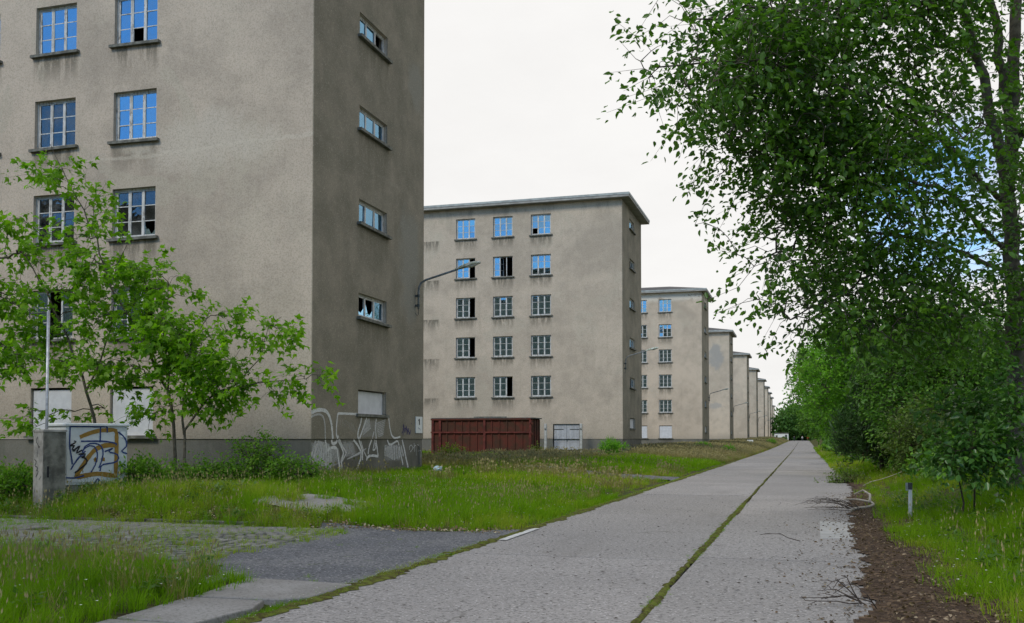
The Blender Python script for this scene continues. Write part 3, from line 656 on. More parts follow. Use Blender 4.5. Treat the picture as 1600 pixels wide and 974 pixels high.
for k in range(20): x = jt(850)+k*9; gs([(x, jt(530)), (x-10+k*2, jt(690)-abs(k-10)*5)], .02, .6)
for k in range(14): x = 60+k*9; gs([(x+60, 475+k*3), (x-20+k*4, 640+k*9)], .024, .5)
for k in range(13): x = 225+k*9; gs([(x, 585-k*2), (x-8+k*3, 790-k*6)], .024, .5)
for k in range(14): x = 430+k*10; gs([(x, 680-k*4), (x+80, 640-k*6)], .022, .42)
for k in range(9): gs([(740+k*4, 300+k*17), (850-k*3, 250+k*20)], .022, .42)
for k in range(9): gs([(600+k*5, 420-k*18), (690-k*2, 340-k*14)], .022, .42)
for k in range(16): x = 850+k*11; gs([(x, 530+abs(k-8)*3), (x-12+k*2, 690-abs(k-8)*6)], .024, .5)
for k in range(8): gs([(340+k*22, 220+k*10), (330+k*28, 300+k*14)], .02, .22)
strokes('graffiti', M['spray'], b1, G, gplane, (1, 0, 0), .005)['label'] = 'angular white sprayed lettering across wall and plinth'
strokes('graffiti_tag', M['spray'], b1, [([(1110, 580), (1105, 545), (1130, 520), (1150, 560), (1120, 600)], .03, .9), ([(1160, 505), (1165, 600)], .03, .9), ([(1140, 570), (1180, 520), (1185, 640)], .025, .9), ([(1195, 520), (1225, 540), (1200, 600), (1235, 580), (1236, 660)], .025, .8)], gplane, (1, 0, 0), .006)
strokes('violet_tag', M['violet'], b1, [([(1040, 420), (1045, 290), (1060, 400), (1075, 310), (1085, 420), (1095, 330), (1110, 420), (1125, 360)], .05, 1), ([(1025, 400), (1060, 340), (1120, 400)], .035, 1), ([(1130, 290), (1136, 300)], .04, 1)], gplane, (1, 0, 0), .007)
pl = MB(); a = onX(648.8, 652, XE); c = onX(659, 678.5, XE); y0, y1, z1, z0 = a[1]-B1[1], c[1]-B1[1], 2.45, 1.82
pl.box((.004, y0, z0), (.03, y1, z1)); sg = pl.build('number_plate', M['signwhite'], b1)
sg['label'] = 'white plate with a black figure 1'; yc = (y0+y1)/2
n1_ = MB(); n1_.box((.031, yc-.03, 2.13), (.035, yc+.05, 2.37)); n1_.box((.031, yc-.1, 2.29), (.0345, yc-.03, 2.34)); n1_.build('numeral', M['black'], sg)
strokes('scribble', M['blue'], sg, [([(yc-.12, 2.02), (yc-.02, 2.05), (yc-.06, 1.95), (yc+.08, 2.02), (yc+.1, 1.92)], .018, 1)], lambda u, z: (.031, u, z), (1, 0, 0), .002)
pp = MB(); pp.tube([(.0+.03, 8.6, .2), (.03, 8.6, 1.35)], .022); pp.build('down_pipe', M['darkmetal'], b1)

# ---- block 2: double door
dr = MB(); DX0, DX1, DZ = -5.45, -3.35, 2.75
for s, (x0, x1) in enumerate(((DX0+.05, (DX0+DX1)/2-.008), ((DX0+DX1)/2+.008, DX1-.05))):
    d = MB(); n = 5; wq = (x1-x0)/n
    d.box((0, .0, 0), (x1-x0, .03, DZ-.35)); leaf_ = d.build('door', M['door'], b2, loc=(x0, .14, .35))
    for k in range(n): MB().box((k*wq+.006, -.012, .02), ((k+1)*wq-.006, -.001, DZ-.37)).build('plank', M['door'], leaf_)
    for zz in (.35, 1.95): MB().box((.02 if s == 0 else .25, -.03, zz), (.75 if s == 0 else x1-x0-.02, -.013, zz+.06)).build('hinge', M['darkmetal'], leaf_)
    if s == 1: MB().box((.02, -.05, 1.05), (.06, -.013, 1.2)).build('handle', M['darkmetal'], leaf_)
fr = MB(); fr.box((DX0-.06, .02, .3), (DX0, .13, DZ)); fr.box((DX1, .02, .3), (DX1+.06, .13, DZ)); fr.box((DX0-.06, .02, DZ), (DX1+.06, .13, DZ+.07)); fr.build('door_frame', M['mossconcrete'], b2)
MB().box((-11.9, -.04, 3.27), (-9.2, -.002, 3.36)).build('ledge', M['sill'], b2)
for px_, nm in ((852.5, 'pale post on the container side of the grey double door'), (908, 'pale post on the road side of the grey double door')):
    P = onY(px_, 700, 73.2); o = thing('gate_post', nm, 'post', (P[0], 73.2, .3)); mb = MB(); mb.cbox((-.09, -.09, -.3), (.09, .09, 2.45), .03); mb.build('shaft', M['barrier_grey'], o); MB().tube([(0, -.1, 2.05), (0, -.16, 2.05)], .05, 8).build('hinge', M['darkmetal'], o)

# ---- wall lamps
def make_lamp(label):
    r_ = thing('wall_lamp', label, 'lamp', group='lamps bracketed to the block ends')
    a = MB(); a.tube([(.13, 0, -.75), (.13, 0, -.1), (.15, 0, .08), (.24, 0, .24), (.42, 0, .34), (1.75, 0, .68)], .042, 8); a.build('arm', M['armgrey'], r_, True)
    for z in (-.25, -.62):
        k = MB(); k.box((.0, -.05, z-.035), (.10, .05, z+.035)); k.tube([(.13, 0, z-.05), (.13, 0, z+.05)], .055, 8); k.build('clamp', M['darkmetal'], r_)
    cb = MB(); cb.tube([(.13, .01, -.75), (.11, .03, -.95), (.06, .02, -1.02), (.01, 0, -.9)], .012, 5); cb.build('cable', M['darkmetal'], r_)
    # shell: a long shallow hood
    L = 1.05; V = []; F = []; n = 9; k_ = 7; ax = np.array([1, 0, .22]); ax = ax/np.linalg.norm(ax); up_ = np.array([-ax[2], 0, ax[0]])
    for i_ in range(n):
        s_ = i_/(n-1); wd = .045+.115*math.sin(min(1, s_*1.35)*math.pi/2)*(1-.55*max(0, s_-.8)/.2); hh = .05+.09*math.sin(min(1, s_*1.6)*math.pi/2)*(1-.75*max(0, s_-.72)/.28)
        for q_ in range(k_): 
            an = math.pi*q_/(k_-1); V.append(np.array([1.62, 0, .645])+ax*s_*L+np.array([0, 1, 0])*wd*math.cos(an)+up_*hh*math.sin(an))
    for i_ in range(n-1):
        for q_ in range(k_-1): F.append((i_*k_+q_, i_*k_+q_+1, (i_+1)*k_+q_+1, (i_+1)*k_+q_))
        F.append((i_*k_, (i_+1)*k_, (i_+1)*k_+k_-1, i_*k_+k_-1))
    F += [tuple(range(k_)), tuple((n-1)*k_+q_ for q_ in range(k_-1, -1, -1))]
    hd = MB().add(V, F).build('lamp_head', M['lampgreen'], r_)
    ln = MB(); V = []; F = []; n = 7
    for i_ in range(n):
        s_ = .42+.54*i_/(n-1); dd = .075*math.sin(math.pi*min(1, max(0, (i_+.25)/(n-.5)))); wd = .115*(1-.45*max(0, s_-.85)/.11)
        for q_ in range(6):
            an = math.pi*q_/5; V.append(np.array([1.62, 0, .645])+ax*s_*L+np.array([0, 1, 0])*wd*math.cos(an)-up_*(dd*math.sin(an)+.004))
    for i_ in range(n-1):
        for q_ in range(5): F.append((i_*6+q_, (i_+1)*6+q_, (i_+1)*6+q_+1, i_*6+q_+1))
    ln.add(V, F).build('lens', M['lens'], hd, True); return r_
lamp = make_lamp('street lamp on a bent arm fixed to the nearest block')
lamp.location = (B1[0], 35.15, 7.3); lamp.rotation_euler = (0, 0, R(-3))
lt = ['lamp on the front corner of the second block', 'lamp on the far corner of the third block', 'lamp arm on the fourth block', 'lamp arm on the fifth block', 'lamp arm on the sixth block', 'lamp arm on the seventh block']
for k, (bk, dy, z) in enumerate(((1, .55, 7.6), (2, 8.3, 7.3), (3, 8.3, 7.2), (4, 8.3, 7.0), (5, 8.3, 7.1), (6, 8.3, 7.0))):
    o = copy_tree(lamp); o['label'] = lt[k]; o.location = (corners[bk][0], corners[bk][1]+dy, z); o.rotation_euler = (0, 0, R(-2))

# ================================================================== CONTAINER
ct = thing('skip_container', 'rusty red ribbed roll-off container standing before the second block', 'container', (0, 0, 0))
P0 = onY(674, 700, 65.6); P1 = onY(829, 700, 65.6); cx0, cx1 = P0[0], P1[0]; cyf = 65.6; zb, zt_ = .5, 3.02
MB().box((cx0+.1, cyf+.1, zb), (cx1-.1, cyf+2.4, zb+.12)).build('floor_pan', M['rust'], ct)
MB().box((cx0, cyf+.06, zb), (cx1, cyf+.1, zt_-.02)).build('side_panel', M['rust'], ct); MB().box((cx0, cyf+2.4, zb), (cx1, cyf+2.44, zt_-.02)).build('side_panel', M['rust'], ct)
for x_, dx in ((cx0, .04), (cx1-.04, .04)): MB().box((x_, cyf+.1, zb), (x_+dx, cyf+2.4, zt_-.04)).build('end_panel', M['rust'], ct)
for k in range(14):
    x_ = cx0+.02+(cx1-cx0-.12)*k/13; big_ = k in (0, 1, 7, 13); 
    MB().box((x_, cyf+(-.06 if big_ else -.0), zb), (x_+(.16 if big_ else .085), cyf+.058, zt_-.12)).build('rib', M['rust_rib'] if big_ else M['rust'], ct)
for z_, hh in ((zt_-.115, .115), (zt_-1.02, .10)): MB().box((cx0-.03, cyf-.085 if hh > .11 else cyf-.065, z_), (cx1+.04, cyf+.057, z_+hh)).build('rail', M['rust_rib'] if hh < .11 else M['rust'], ct)
MB().box((cx0-.03, cyf+.062, zt_-.018), (cx1+.16, cyf+2.5, zt_+.05)).build('top_cover', M['darkmetal'], ct)
for k in range(4): MB().box((cx1, cyf+.2+k*.66, zb), (cx1+.07, cyf+.3+k*.66, zt_-.06)).build('rib', M['rust'], ct)
for z_ in (1.1, 1.9, 2.6): MB().box((cx1+.02, cyf-.06, z_), (cx1+.16, cyf+.12, z_+.14)).build('hinge', M['rust'], ct)
for yy in (.3, 1.9): MB().tube([(cx1-.5, cyf+yy, zb-.12), (cx1-.5, cyf+yy+.25, zb-.12)], .16, 12).build('roller', M['darkmetal'], ct)

# ================================================================== CABINET, PILLAR, AERIAL POLE
ang = R(50)+YAW; cw_, cd_, chh = 1.34, .80, 1.52
cc = at(102, 772, 20.4); cz = float(zg(cc[0], cc[1]))
cab = thing('utility_cabinet', 'white utility cabinet with ochre and blue graffiti in the grass', 'cabinet', (cc[0], cc[1], cz), ang)
MB().box((.02, .02, -.2), (cw_-.02, cd_-.02, .215)).build('base', M['concrete'], cab)
ZT = float(1.6+(686-661)/FPX*20.4)-cz
MB().box((0, 0, .22), (cw_, cd_, ZT-.06)).build('body', M['cabinet'], cab)
MB().cbox((-.04, -.05, ZT-.057), (cw_+.04, cd_+.05, ZT), .02).build('lid', M['cabinet'], cab)
for x0, x1 in ((.02, cw_-.02),): MB().box((x0, -.012, .27), (x1, -.001, ZT-.09)).build('door', M['cabinet'], cab)
MB().box((cw_-.16, -.02, ZT-.30), (cw_-.05, -.0125, ZT-.17)).build('label_plate', M['signwhite'], cab)
for x_ in (.5, .88): MB().box((x_, -.004, .10), (x_+.1, .018, .15)).build('vent', M['black'], cab)
def cplane(x, y): return ((x-365)/543*cw_, -.012, ZT-.06-(y-208)/(752-208)*(ZT-.28))
strokes('ochre_graffiti', M['orange'], cab, [([(480, 312), (560, 275), (650, 248), (805, 240), (808, 420), (800, 695)], .088, 1), ([(805, 385), (700, 388), (620, 420), (560, 490), (500, 590), (440, 685), (560, 662), (640, 652), (805, 680)], .098, 1), ([(610, 505), (635, 520), (635, 540), (612, 540), (612, 512)], .055, 1), ([(672, 505), (700, 510), (700, 535), (675, 535), (675, 510)], .055, 1)], cplane, (0, -1, 0), .005)
strokes('blue_graffiti', M['blue'], cab, [([(395, 760-545), (450, 190+22), (660, 215), (720, 210)], .032, 1), ([(395, 215), (392, 400), (410, 490), (418, 560)], .03, 1), ([(660, 215), (658, 350), (655, 360)], .03, 1), ([(490, 350), (640, 348), (720, 352), (820, 375), (800, 390)], .032, 1),
  ([(510, 500), (495, 440), (520, 390), (570, 365), (650, 372), (690, 430), (680, 520), (650, 600)], .028, 1), ([(500, 440), (560, 380), (615, 390), (640, 470), (620, 570), (580, 640)], .028, 1), ([(700, 448), (790, 408), (720, 450), (820, 470), (840, 510), (810, 550), (660, 572), (660, 630)], .032, 1),
  ([(820, 262), (870, 300), (905, 360), (905, 410), (835, 445), (905, 470)], .032, 1), ([(405, 610), (430, 560), (480, 490), (530, 440)], .032, 1), ([(366, 682), (440, 690), (520, 668)], .032, 1), ([(610, 752), (645, 680), (660, 752)], .032, 1), ([(718, 210), (720, 268)], .03, 1)], cplane, (0, -1, 0), .008)
strokes('black_tag', M['black'], cab, [([(430, 345), (460, 352), (380, 395), (450, 385), (400, 420), (440, 440)], .032, 1), ([(420, 440), (490, 380), (440, 470), (500, 430)], .032, 1), ([(470, 470), (540, 460), (500, 520), (480, 480), (555, 525), (540, 560), (440, 640)], .036, 1)], cplane, (0, -1, 0), .011)
pc = at(67, 784, 19.6); pz = float(zg(pc[0], pc[1])); PT = 1.6+(686-671)/FPX*19.6-pz
pil = thing('concrete_pillar', 'mossy concrete meter pillar with black scribbles left of white cabinet', 'pillar', (pc[0], pc[1], pz), ang-R(2))
MB().box((0, 0, -.2), (.44, .48, PT-.05)).build('shaft', M['mossconcrete'], pil); MB().cbox((-.015, -.015, PT-.049), (.455, .495, PT), .015).build('cap', M['concrete'], pil)
MB().box((-.006, .02, -.1), (-.001, .46, PT-.06)).build('pale_side_face', M['concrete'], pil)  # thin sheet that makes the pillar's left face paler than its front
MB().box((.07, -.008, .62), (.11, -.001, .84)).build('slot', M['black'], pil)
def pplane(x, y): return (-.006, .48-(x-60)/105*.46, PT-(y-240)/680*(PT+.05))
strokes('black_tag', M['black'], pil, [([(110, 300), (90, 350), (125, 370), (110, 400), (135, 385)], .016, 1), ([(105, 410), (108, 470)], .012, 1), ([(80, 490), (110, 510), (75, 545), (125, 560), (90, 590), (130, 580), (95, 640)], .018, 1), ([(150, 630), (130, 660)], .012, 1)], pplane, (-1, 0, 0), .004)
po = at(73, 668, 20.1); pole = thing('aerial_pole', 'thin galvanised pole with crossbar rising behind the concrete pillar', 'pole', (po[0], po[1], float(zg(po[0], po[1]))))
ph = 1.6+(686-486)/FPX*20.1-pole.location.z
MB().tube([(0, 0, -.3), (0, 0, ph)], .03, 10).build('mast', M['galv'], pole, True)
u = RT*-.38; MB().tube([(0.02, 0, ph-.02), tuple(u+np.array([0, 0, ph-.05]))], .012, 6).build('crossbar', M['darkmetal'], pole); MB().tube([tuple(u+np.array([0, 0, ph-.14])), tuple(u+np.array([0, 0, ph+.06]))], .012, 6).build('aerial_tip', M['darkmetal'], pole)
# marker post on the right bank
mp = at(1422, 812, 19.6); mz = float(zg(mp[0], mp[1])); mk = thing('marker_post', 'short white tubular marker post with dark cap in the grass', 'post', (mp[0], mp[1], mz))
MB().tube([(0, 0, -.2), (.012, 0, .72)], .036, 12).build('tube', M['signwhite'], mk, True); MB().tube([(.011, 0, .60), (.012, 0, .735)], .042, 12).build('cap', M['darkmetal'], mk); MB().box((-.075, -.02, .58), (-.03, .02, .73)).build('plate', M['galv'], mk)
# ================================================================== VEGETATION
# ---- leaf outlines: (verts, faces) with length 1 along +x, folded about the midrib
def leaf_ovate(fold=.12):
    V = [(0, 0, 0), (.28, .26, fold), (.62, .24, fold), (1, 0, -.06), (.62, -.24, fold), (.28, -.26, fold), (.45, 0, -.02)]
    return np.array(V), [np.array([(0, 6, 1), (1, 6, 2), (2, 6, 3), (3, 6, 4), (4, 6, 5), (5, 6, 0)])]
def leaf_maple():
    V = [(0, 0, 0), (.12, .30, .03), (.42, .52, .0), (.40, .22, .05), (1, 0, -.12), (.40, -.22, .05), (.42, -.52, .0), (.12, -.30, .03)]
    return np.array(V), [np.array([(0, 3, 1), (1, 3, 2), (0, 5, 3), (3, 5, 4), (0, 7, 5), (7, 6, 5)])]
def leaf_small():
    return np.array([(0, 0, 0), (.5, .27, .06), (1, 0, -.04), (.5, -.27, .06)]), [np.array([(0, 2, 1), (0, 3, 2)])]
def leaf_needle():
    return np.array([(0, .0, 0), (.3, .07, .01), (1, 0, .0), (.3, -.07, .01)]), [np.array([(0, 2, 1), (0, 3, 2)])]
def norm(v): return v/(np.linalg.norm(v, axis=-1, keepdims=True)+1e-9)
def place(tmpl, P, D, N, S):
    """copies of a leaf at P, pointing along D, facing N, of size S"""
    V0, F0 = tmpl; D = norm(D); Yv = norm(np.cross(N, D)); Zv = np.cross(D, Yv); n = len(P); k = len(V0)
    V = P[:, None, :]+S[:, None, None]*(V0[None, :, 0:1]*D[:, None]+V0[None, :, 1:2]*Yv[:, None]+V0[None, :, 2:3]*Zv[:, None])
    F = (F0[0][None]+(np.arange(n)*k)[:, None, None]).reshape(-1, F0[0].shape[1]); return V.reshape(-1, 3), F
def blob_points(blobs, n, g, clump=0.):
    """points inside ellipsoids given as (px x, px y, depth, radius px x, radius px y[, weight]); depth radius = mean of the two"""
    w_ = np.array([b_[3]*b_[4]*(b_[5] if len(b_) > 5 else 1) for b_ in blobs], float); cnt = g.multinomial(n, w_/w_.sum()); out = []
    for b_, c in zip(blobs, cnt):
        nc = max(3, c//9) if clump else c; v = norm(g.standard_normal((nc, 3)))*(g.random((nc, 1))**.38); v = v[g.integers(0, nc, c)]+g.standard_normal((c, 3))*clump*np.array([1.5, 1.5, .5])/np.array([b_[3], min((b_[3]+b_[4])*.5, 3.5*FPX/b_[2]), b_[4]])*FPX/b_[2] if clump else v; C0 = at(b_[0], b_[1], b_[2]); sx, sz = b_[3]*b_[2]/FPX, b_[4]*b_[2]/FPX; sd = min((sx+sz)*.5, 3.5)
        out.append(C0+v[:, :1]*sx*RT+v[:, 1:2]*sd*np.array([FW[0], FW[1], 0])+v[:, 2:3]*sz*np.array([0, 0, 1.]))
    return np.concatenate(out)
def frustum(a, b_, ra, rb, k=5):
    """many straight twigs at once"""
    a = np.asarray(a); b_ = np.asarray(b_); t_ = norm(b_-a); ref = np.where(np.abs(t_[:, 2:3]) < .9, np.array([[0, 0, 1.]]), np.array([[1., 0, 0]])); u = norm(np.cross(t_, ref)); v = np.cross(t_, u)
    an = 2*np.pi*np.arange(k)/k; ring = np.cos(an)[None, :, None]*u[:, None]+np.sin(an)[None, :, None]*v[:, None]
    V = np.concatenate([a[:, None]+ring*ra[:, None, None], b_[:, None]+ring*rb[:, None, None]], 1).reshape(-1, 3); n = len(a); q = (np.arange(n)*2*k)[:, None]; i_ = np.arange(k)[None]
    return V, np.stack([q+i_, q+(i_+1) % k, q+k+(i_+1) % k, q+k+i_], -1).reshape(-1, 4)
def resample(P, step):
    P = [np.asarray(p, float) for p in P]; Q = [P[0]]
    for a, c in zip(P[:-1], P[1:]):
        n = max(1, int(np.linalg.norm(c-a)/step)); Q += [a+(c-a)*k/n for k in range(1, n+1)]
    return np.array(Q)
def make_tree(name, label, cat, stems, pts, leaf, size, nl, mat, g, group=None, bark=None, spray=.45, droop=.35, tip=.004, facing=.6, crownname='crown', upright=False, lift=.5):
    """stems: [(points, r0, r1)], pts: where the leafy sprays sit. Every spray is joined by a twig to the nearest wood."""
    bark = bark or M['bark']; base = np.array(stems[0][0][0], float); root = thing(name, label, cat, tuple(base), 0, group)
    N = []; par = []; tw = MB()
    for P, r0, r1 in stems:
        Q = resample(P, .35); Q[1:-1] += g.standard_normal((len(Q)-2, 3))*.025 if len(Q) > 2 else 0
        for k in range(len(Q)): N.append(Q[k]); par.append(len(N)-2 if k else -1)
        rr = np.linspace(r0, r1, len(Q)); rr[0] *= 1.25 if r0 > .08 else 1
        tw.tube([q-base for q in Q], rr, 9 if r0 > .06 else 6)
    ns = len(N); Nn = np.zeros((ns+len(pts)*4, 3)); Nn[:ns] = N; par = par+[-1]*(len(pts)*4); cnt = ns
    d0 = np.array([np.min(np.sum((Nn[:ns]-p)**2, 1)) for p in pts]); order = np.argsort(d0); tipn = []; dirs = []
    for ix in order:
        p = pts[ix]; dv = Nn[:cnt]-p; dist = np.sqrt((dv**2).sum(1)); dist = dist+lift*np.maximum(dv[:, 2], 0); q = int(np.argmin(dist)); a = Nn[q]; L = np.linalg.norm(p-a); last = q
        nseg = 2 if L < 1 else 3
        for k in range(1, nseg+1):
            s_ = k/nseg; x_ = a+(p-a)*s_+np.array([0, 0, .13*L*math.sin(math.pi*s_)])+g.standard_normal(3)*.03*min(L, 1)*(k < nseg); Nn[cnt] = x_; par[cnt] = last; last = cnt; cnt += 1
        tipn.append(last); dirs.append(p-a)
    load = np.zeros(cnt); load[tipn] += 1
    for k in range(cnt-1, ns-1, -1): load[par[k]] += load[k] if par[k] >= ns else 0
    rad = tip*np.maximum(load, 1)**.42; rad = np.minimum(rad, tip*9)
    e = np.arange(ns, cnt); pa = np.array(par[:cnt])[e]; rb = rad[e]; ra = np.where(pa >= ns, rad[pa], rb*1.2)
    V1, F1 = frustum(Nn[pa]-base, Nn[e]-base, ra, rb, 4); V0 = np.array(tw.v); Ft = [np.array([f for f in tw.f if len(f) == 4])]
    caps = [f for f in tw.f if len(f) != 4]
    # sprays
    T = Nn[tipn]; Dv = norm(np.array(dirs)); n = len(T); az = norm(Dv+g.standard_normal((n, 3))*.45+np.array([0, 0, .55 if upright else -droop*.4])); Ls = spray*(.6+.8*g.random(n))
    en = T+az*Ls[:, None]+np.array([0, 0, (-droop if not upright else .1)])*(Ls*.5)[:, None]
    V2, F2 = frustum(T-base, en-base, np.full(n, tip), np.full(n, tip*.5), 3)
    VV = np.concatenate([V0, V1, V2]); F4 = np.concatenate([Ft[0], F1+len(V0), F2+len(V0)+len(V1)])
    link('trunk', mesh_np('trunk', VV, F4, bark, smooth=True), root)
    s_ = g.random((n, nl))**.8; s_[:, 0] = 1; P = T[:, None]+(en-T)[:, None]*s_[..., None]+g.standard_normal((n, nl, 3))*spray*.16
    side = norm(np.cross(az, np.array([0, 0, 1.])+g.standard_normal((n, 3))*.2)); sg_ = np.where(np.arange(nl) % 2, 1., -1.)[None, :, None]
    D = az[:, None]*.55+side[:, None]*sg_*.8+g.standard_normal((n, nl, 3))*.45+np.array([0, 0, -droop if not upright else .5])
    Nrm = np.array([0, 0, facing])+g.standard_normal((n, nl, 3))*.42; S = size*(.55+.65*g.random((n, nl)))
    tint = np.clip(.45*g.random((n, 1))+.5*g.random((n, nl)), 0, 1)
    Vl, Fl = place(leaf, P.reshape(-1, 3)-base, D.reshape(-1, 3), Nrm.reshape(-1, 3), S.ravel())
    link(crownname, mesh_np(crownname, Vl, Fl, mat, attr=np.repeat(tint.ravel(), len(leaf[0]))), root)
    return root
def base_at(x, d):          # foot of a plant on the terrain in the direction of pixel x
    p = at(x, HZ, d); return np.array([p[0], p[1], float(zg(p[0], p[1]))-.05])
g1 = np.random.default_rng(11)
L_pop = leafmat('poplar_leaf', (.034, .092, .012), (.078, .178, .016), (.19, .37, .03), .46, .45, .40)
L_map = leafmat('maple_leaf', (.095, .205, .010), (.165, .33, .014), (.28, .46, .025), .55, .3)
L_rose = leafmat('rose_leaf', (.065, .155, .014), (.12, .25, .02), (.23, .34, .045), .45, .3)
L_elm = leafmat('bright_tree_leaf', (.085, .21, .024), (.16, .35, .034), (.26, .48, .045), .5, .2)
L_dark = leafmat('dark_tree_leaf', (.036, .10, .014), (.082, .195, .02), (.19, .37, .03), .36, .3)
L_con = leafmat('conifer_needle', (.022, .058, .016), (.04, .092, .024), (.075, .14, .034), .2, .3)
L_far = leafmat('far_leaf', (.06, .14, .035), (.09, .19, .045), (.125, .24, .055), .4, .1)
L_suck = leafmat('broad_sucker_leaf', (.045, .13, .026), (.075, .18, .035), (.17, .36, .03), .35, .5, .35)
OV, MP, SL, NE = leaf_ovate(), leaf_maple(), leaf_small(), leaf_needle()

# ---- the poplar overhanging the road
pb = base_at(1590, 20.5); A_ = lambda x, y, d: at(x, y, d)
st = [([pb, A_(1587, 560, 20.5), A_(1582, 400, 20.4), A_(1576, 290, 20.3), A_(1583, 120, 20.3), A_(1590, -60, 20.3), A_(1580, -320, 20.5)], .21, .06),
      ([A_(1576, 300, 20.3), A_(1548, 180, 19.8), A_(1520, 60, 19.4), A_(1478, -60, 19), A_(1430, -240, 18.5)], .12, .04),
      ([A_(1580, 200, 20.3), A_(1560, 60, 20), A_(1540, -60, 19.6), A_(1525, -220, 19.4)], .11, .04),
      ([A_(1578, 330, 20.3), A_(1500, 245, 18.5), A_(1420, 180, 17), A_(1300, 130, 15.8), A_(1180, 95, 15), A_(1080, 100, 14.6), A_(1030, 105, 14.5)], .06, .012),
      ([A_(1530, 90, 19.5), A_(1430, 30, 17.6), A_(1300, 10, 16), A_(1180, 25, 15.2), A_(1080, 30, 15)], .05, .012),
      ([A_(1580, 400, 20.4), A_(1480, 300, 18.6), A_(1360, 260, 17), A_(1240, 220, 16), A_(1130, 215, 15.6)], .055, .012),
      ([A_(1582, 430, 20.4), A_(1470, 380, 18.8), A_(1340, 360, 17.4), A_(1240, 390, 16.6), A_(1190, 405, 16.3)], .055, .012),
      ([A_(1584, 500, 20.4), A_(1480, 450, 19), A_(1360, 430, 17.8), A_(1290, 470, 17), A_(1235, 500, 16.8)], .05, .012),
      ([A_(1580, 250, 20.3), A_(1640, 120, 19), A_(1700, 0, 18)], .08, .03), ([A_(1584, 480, 20.4), A_(1650, 400, 19.4), A_(1720, 360, 18.5)], .06, .02)]
bl = [(1150, 95, 14.8, 85, 28, 1.6), (1085, 112, 14.5, 38, 10, 4), (1130, 35, 15, 50, 24), (1230, 50, 15.4, 130, 62), (1380, 40, 16.3, 150, 85), (1230, 150, 15.6, 130, 60), (1365, 190, 16.4, 150, 75), (1211, 222, 15.8, 75, 34), (1315, 270, 16.2, 115, 52), (1182, 225, 15.6, 70, 18),
      (1435, 300, 17.2, 105, 48, .8), (1235, 325, 16.4, 62, 32), (1215, 410, 16.4, 38, 14), (1305, 385, 16.8, 110, 48), (1415, 420, 17.6, 105, 58), (1285, 470, 17, 80, 38), (1245, 505, 16.8, 28, 14), (1375, 500, 17.4, 95, 45), (1460, 500, 18.4, 95, 55, .8), (1560, 480, 19.5, 60, 80, .8),
      (1450, 130, 18.5, 120, 90, .2), (1550, 200, 20, 90, 120, .16), (1560, 340, 20, 70, 70, .25), (1470, 390, 18.5, 60, 40, .3), (1450, -120, 18, 330, 110, .6), (1330, -70, 16, 200, 60, .6), (1680, 250, 18.5, 80, 240, .5), (1560, 60, 20, 60, 100, .2), (1470, -350, 19, 240, 160, .4)]
make_tree('poplar_tree', 'tall grey-barked tree arching over the road from the right bank', 'tree', st, blob_points(bl, 3700, g1, .30), OV, .128, 14, L_pop, g1, spray=.55, droop=.45, tip=.0045, facing=.45)

# ---- saplings against the nearest block
sb = [base_at(150, 25.2), base_at(274, 24.6), base_at(289, 24.4)]
make_tree('maple_sapling', 'leafy maple sapling behind the white cabinet, leaning left', 'tree', [([sb[0], A_(148, 655, 25.2), A_(128, 590, 25.2), A_(95, 500, 25.2), A_(40, 400, 25.2)], .05, .015), ([A_(135, 610, 25.2), A_(165, 540, 25), A_(180, 470, 25)], .03, .01), ([A_(120, 570, 25.2), A_(40, 560, 24.8), A_(-30, 520, 24.5)], .025, .01)],
          blob_points([(30, 360, 25.4, 55, 42), (25, 440, 25.2, 75, 55), (110, 460, 25.2, 65, 50), (10, 540, 24.9, 85, 55), (100, 560, 25, 90, 55), (60, 640, 24.8, 75, 30, .7), (150, 420, 25.4, 45, 40), (-60, 450, 25, 60, 120)], 350, g1, .22), MP, .19, 11, L_map, g1, 'saplings along the nearest block', spray=.42, droop=.5, tip=.004, facing=.8)
make_tree('maple_sapling', 'tallest maple sapling, thin top reaching the third floor windows', 'tree', [([sb[1], A_(272, 660, 24.6), A_(262, 610, 24.6), A_(225, 530, 24.7), A_(172, 450, 24.9), A_(150, 370, 25), A_(110, 290, 25), A_(78, 225, 25)], .05, .008), ([A_(262, 610, 24.6), A_(255, 520, 24.6), A_(262, 440, 24.6)], .028, .008), ([A_(172, 450, 24.9), A_(200, 380, 25)], .02, .006)],
          blob_points([(82, 255, 25, 20, 30, 1.2), (105, 288, 25, 38, 16, 1), (150, 325, 25, 28, 28), (165, 385, 25, 55, 38), (225, 440, 24.7, 62, 42), (290, 445, 24.6, 38, 18), (190, 500, 24.8, 80, 48), (270, 510, 24.6, 55, 38), (200, 580, 24.7, 75, 38), (225, 640, 24.5, 45, 18, .7)], 310, g1, .2), MP, .19, 11, L_map, g1, 'saplings along the nearest block', spray=.42, droop=.5, tip=.004, facing=.8)
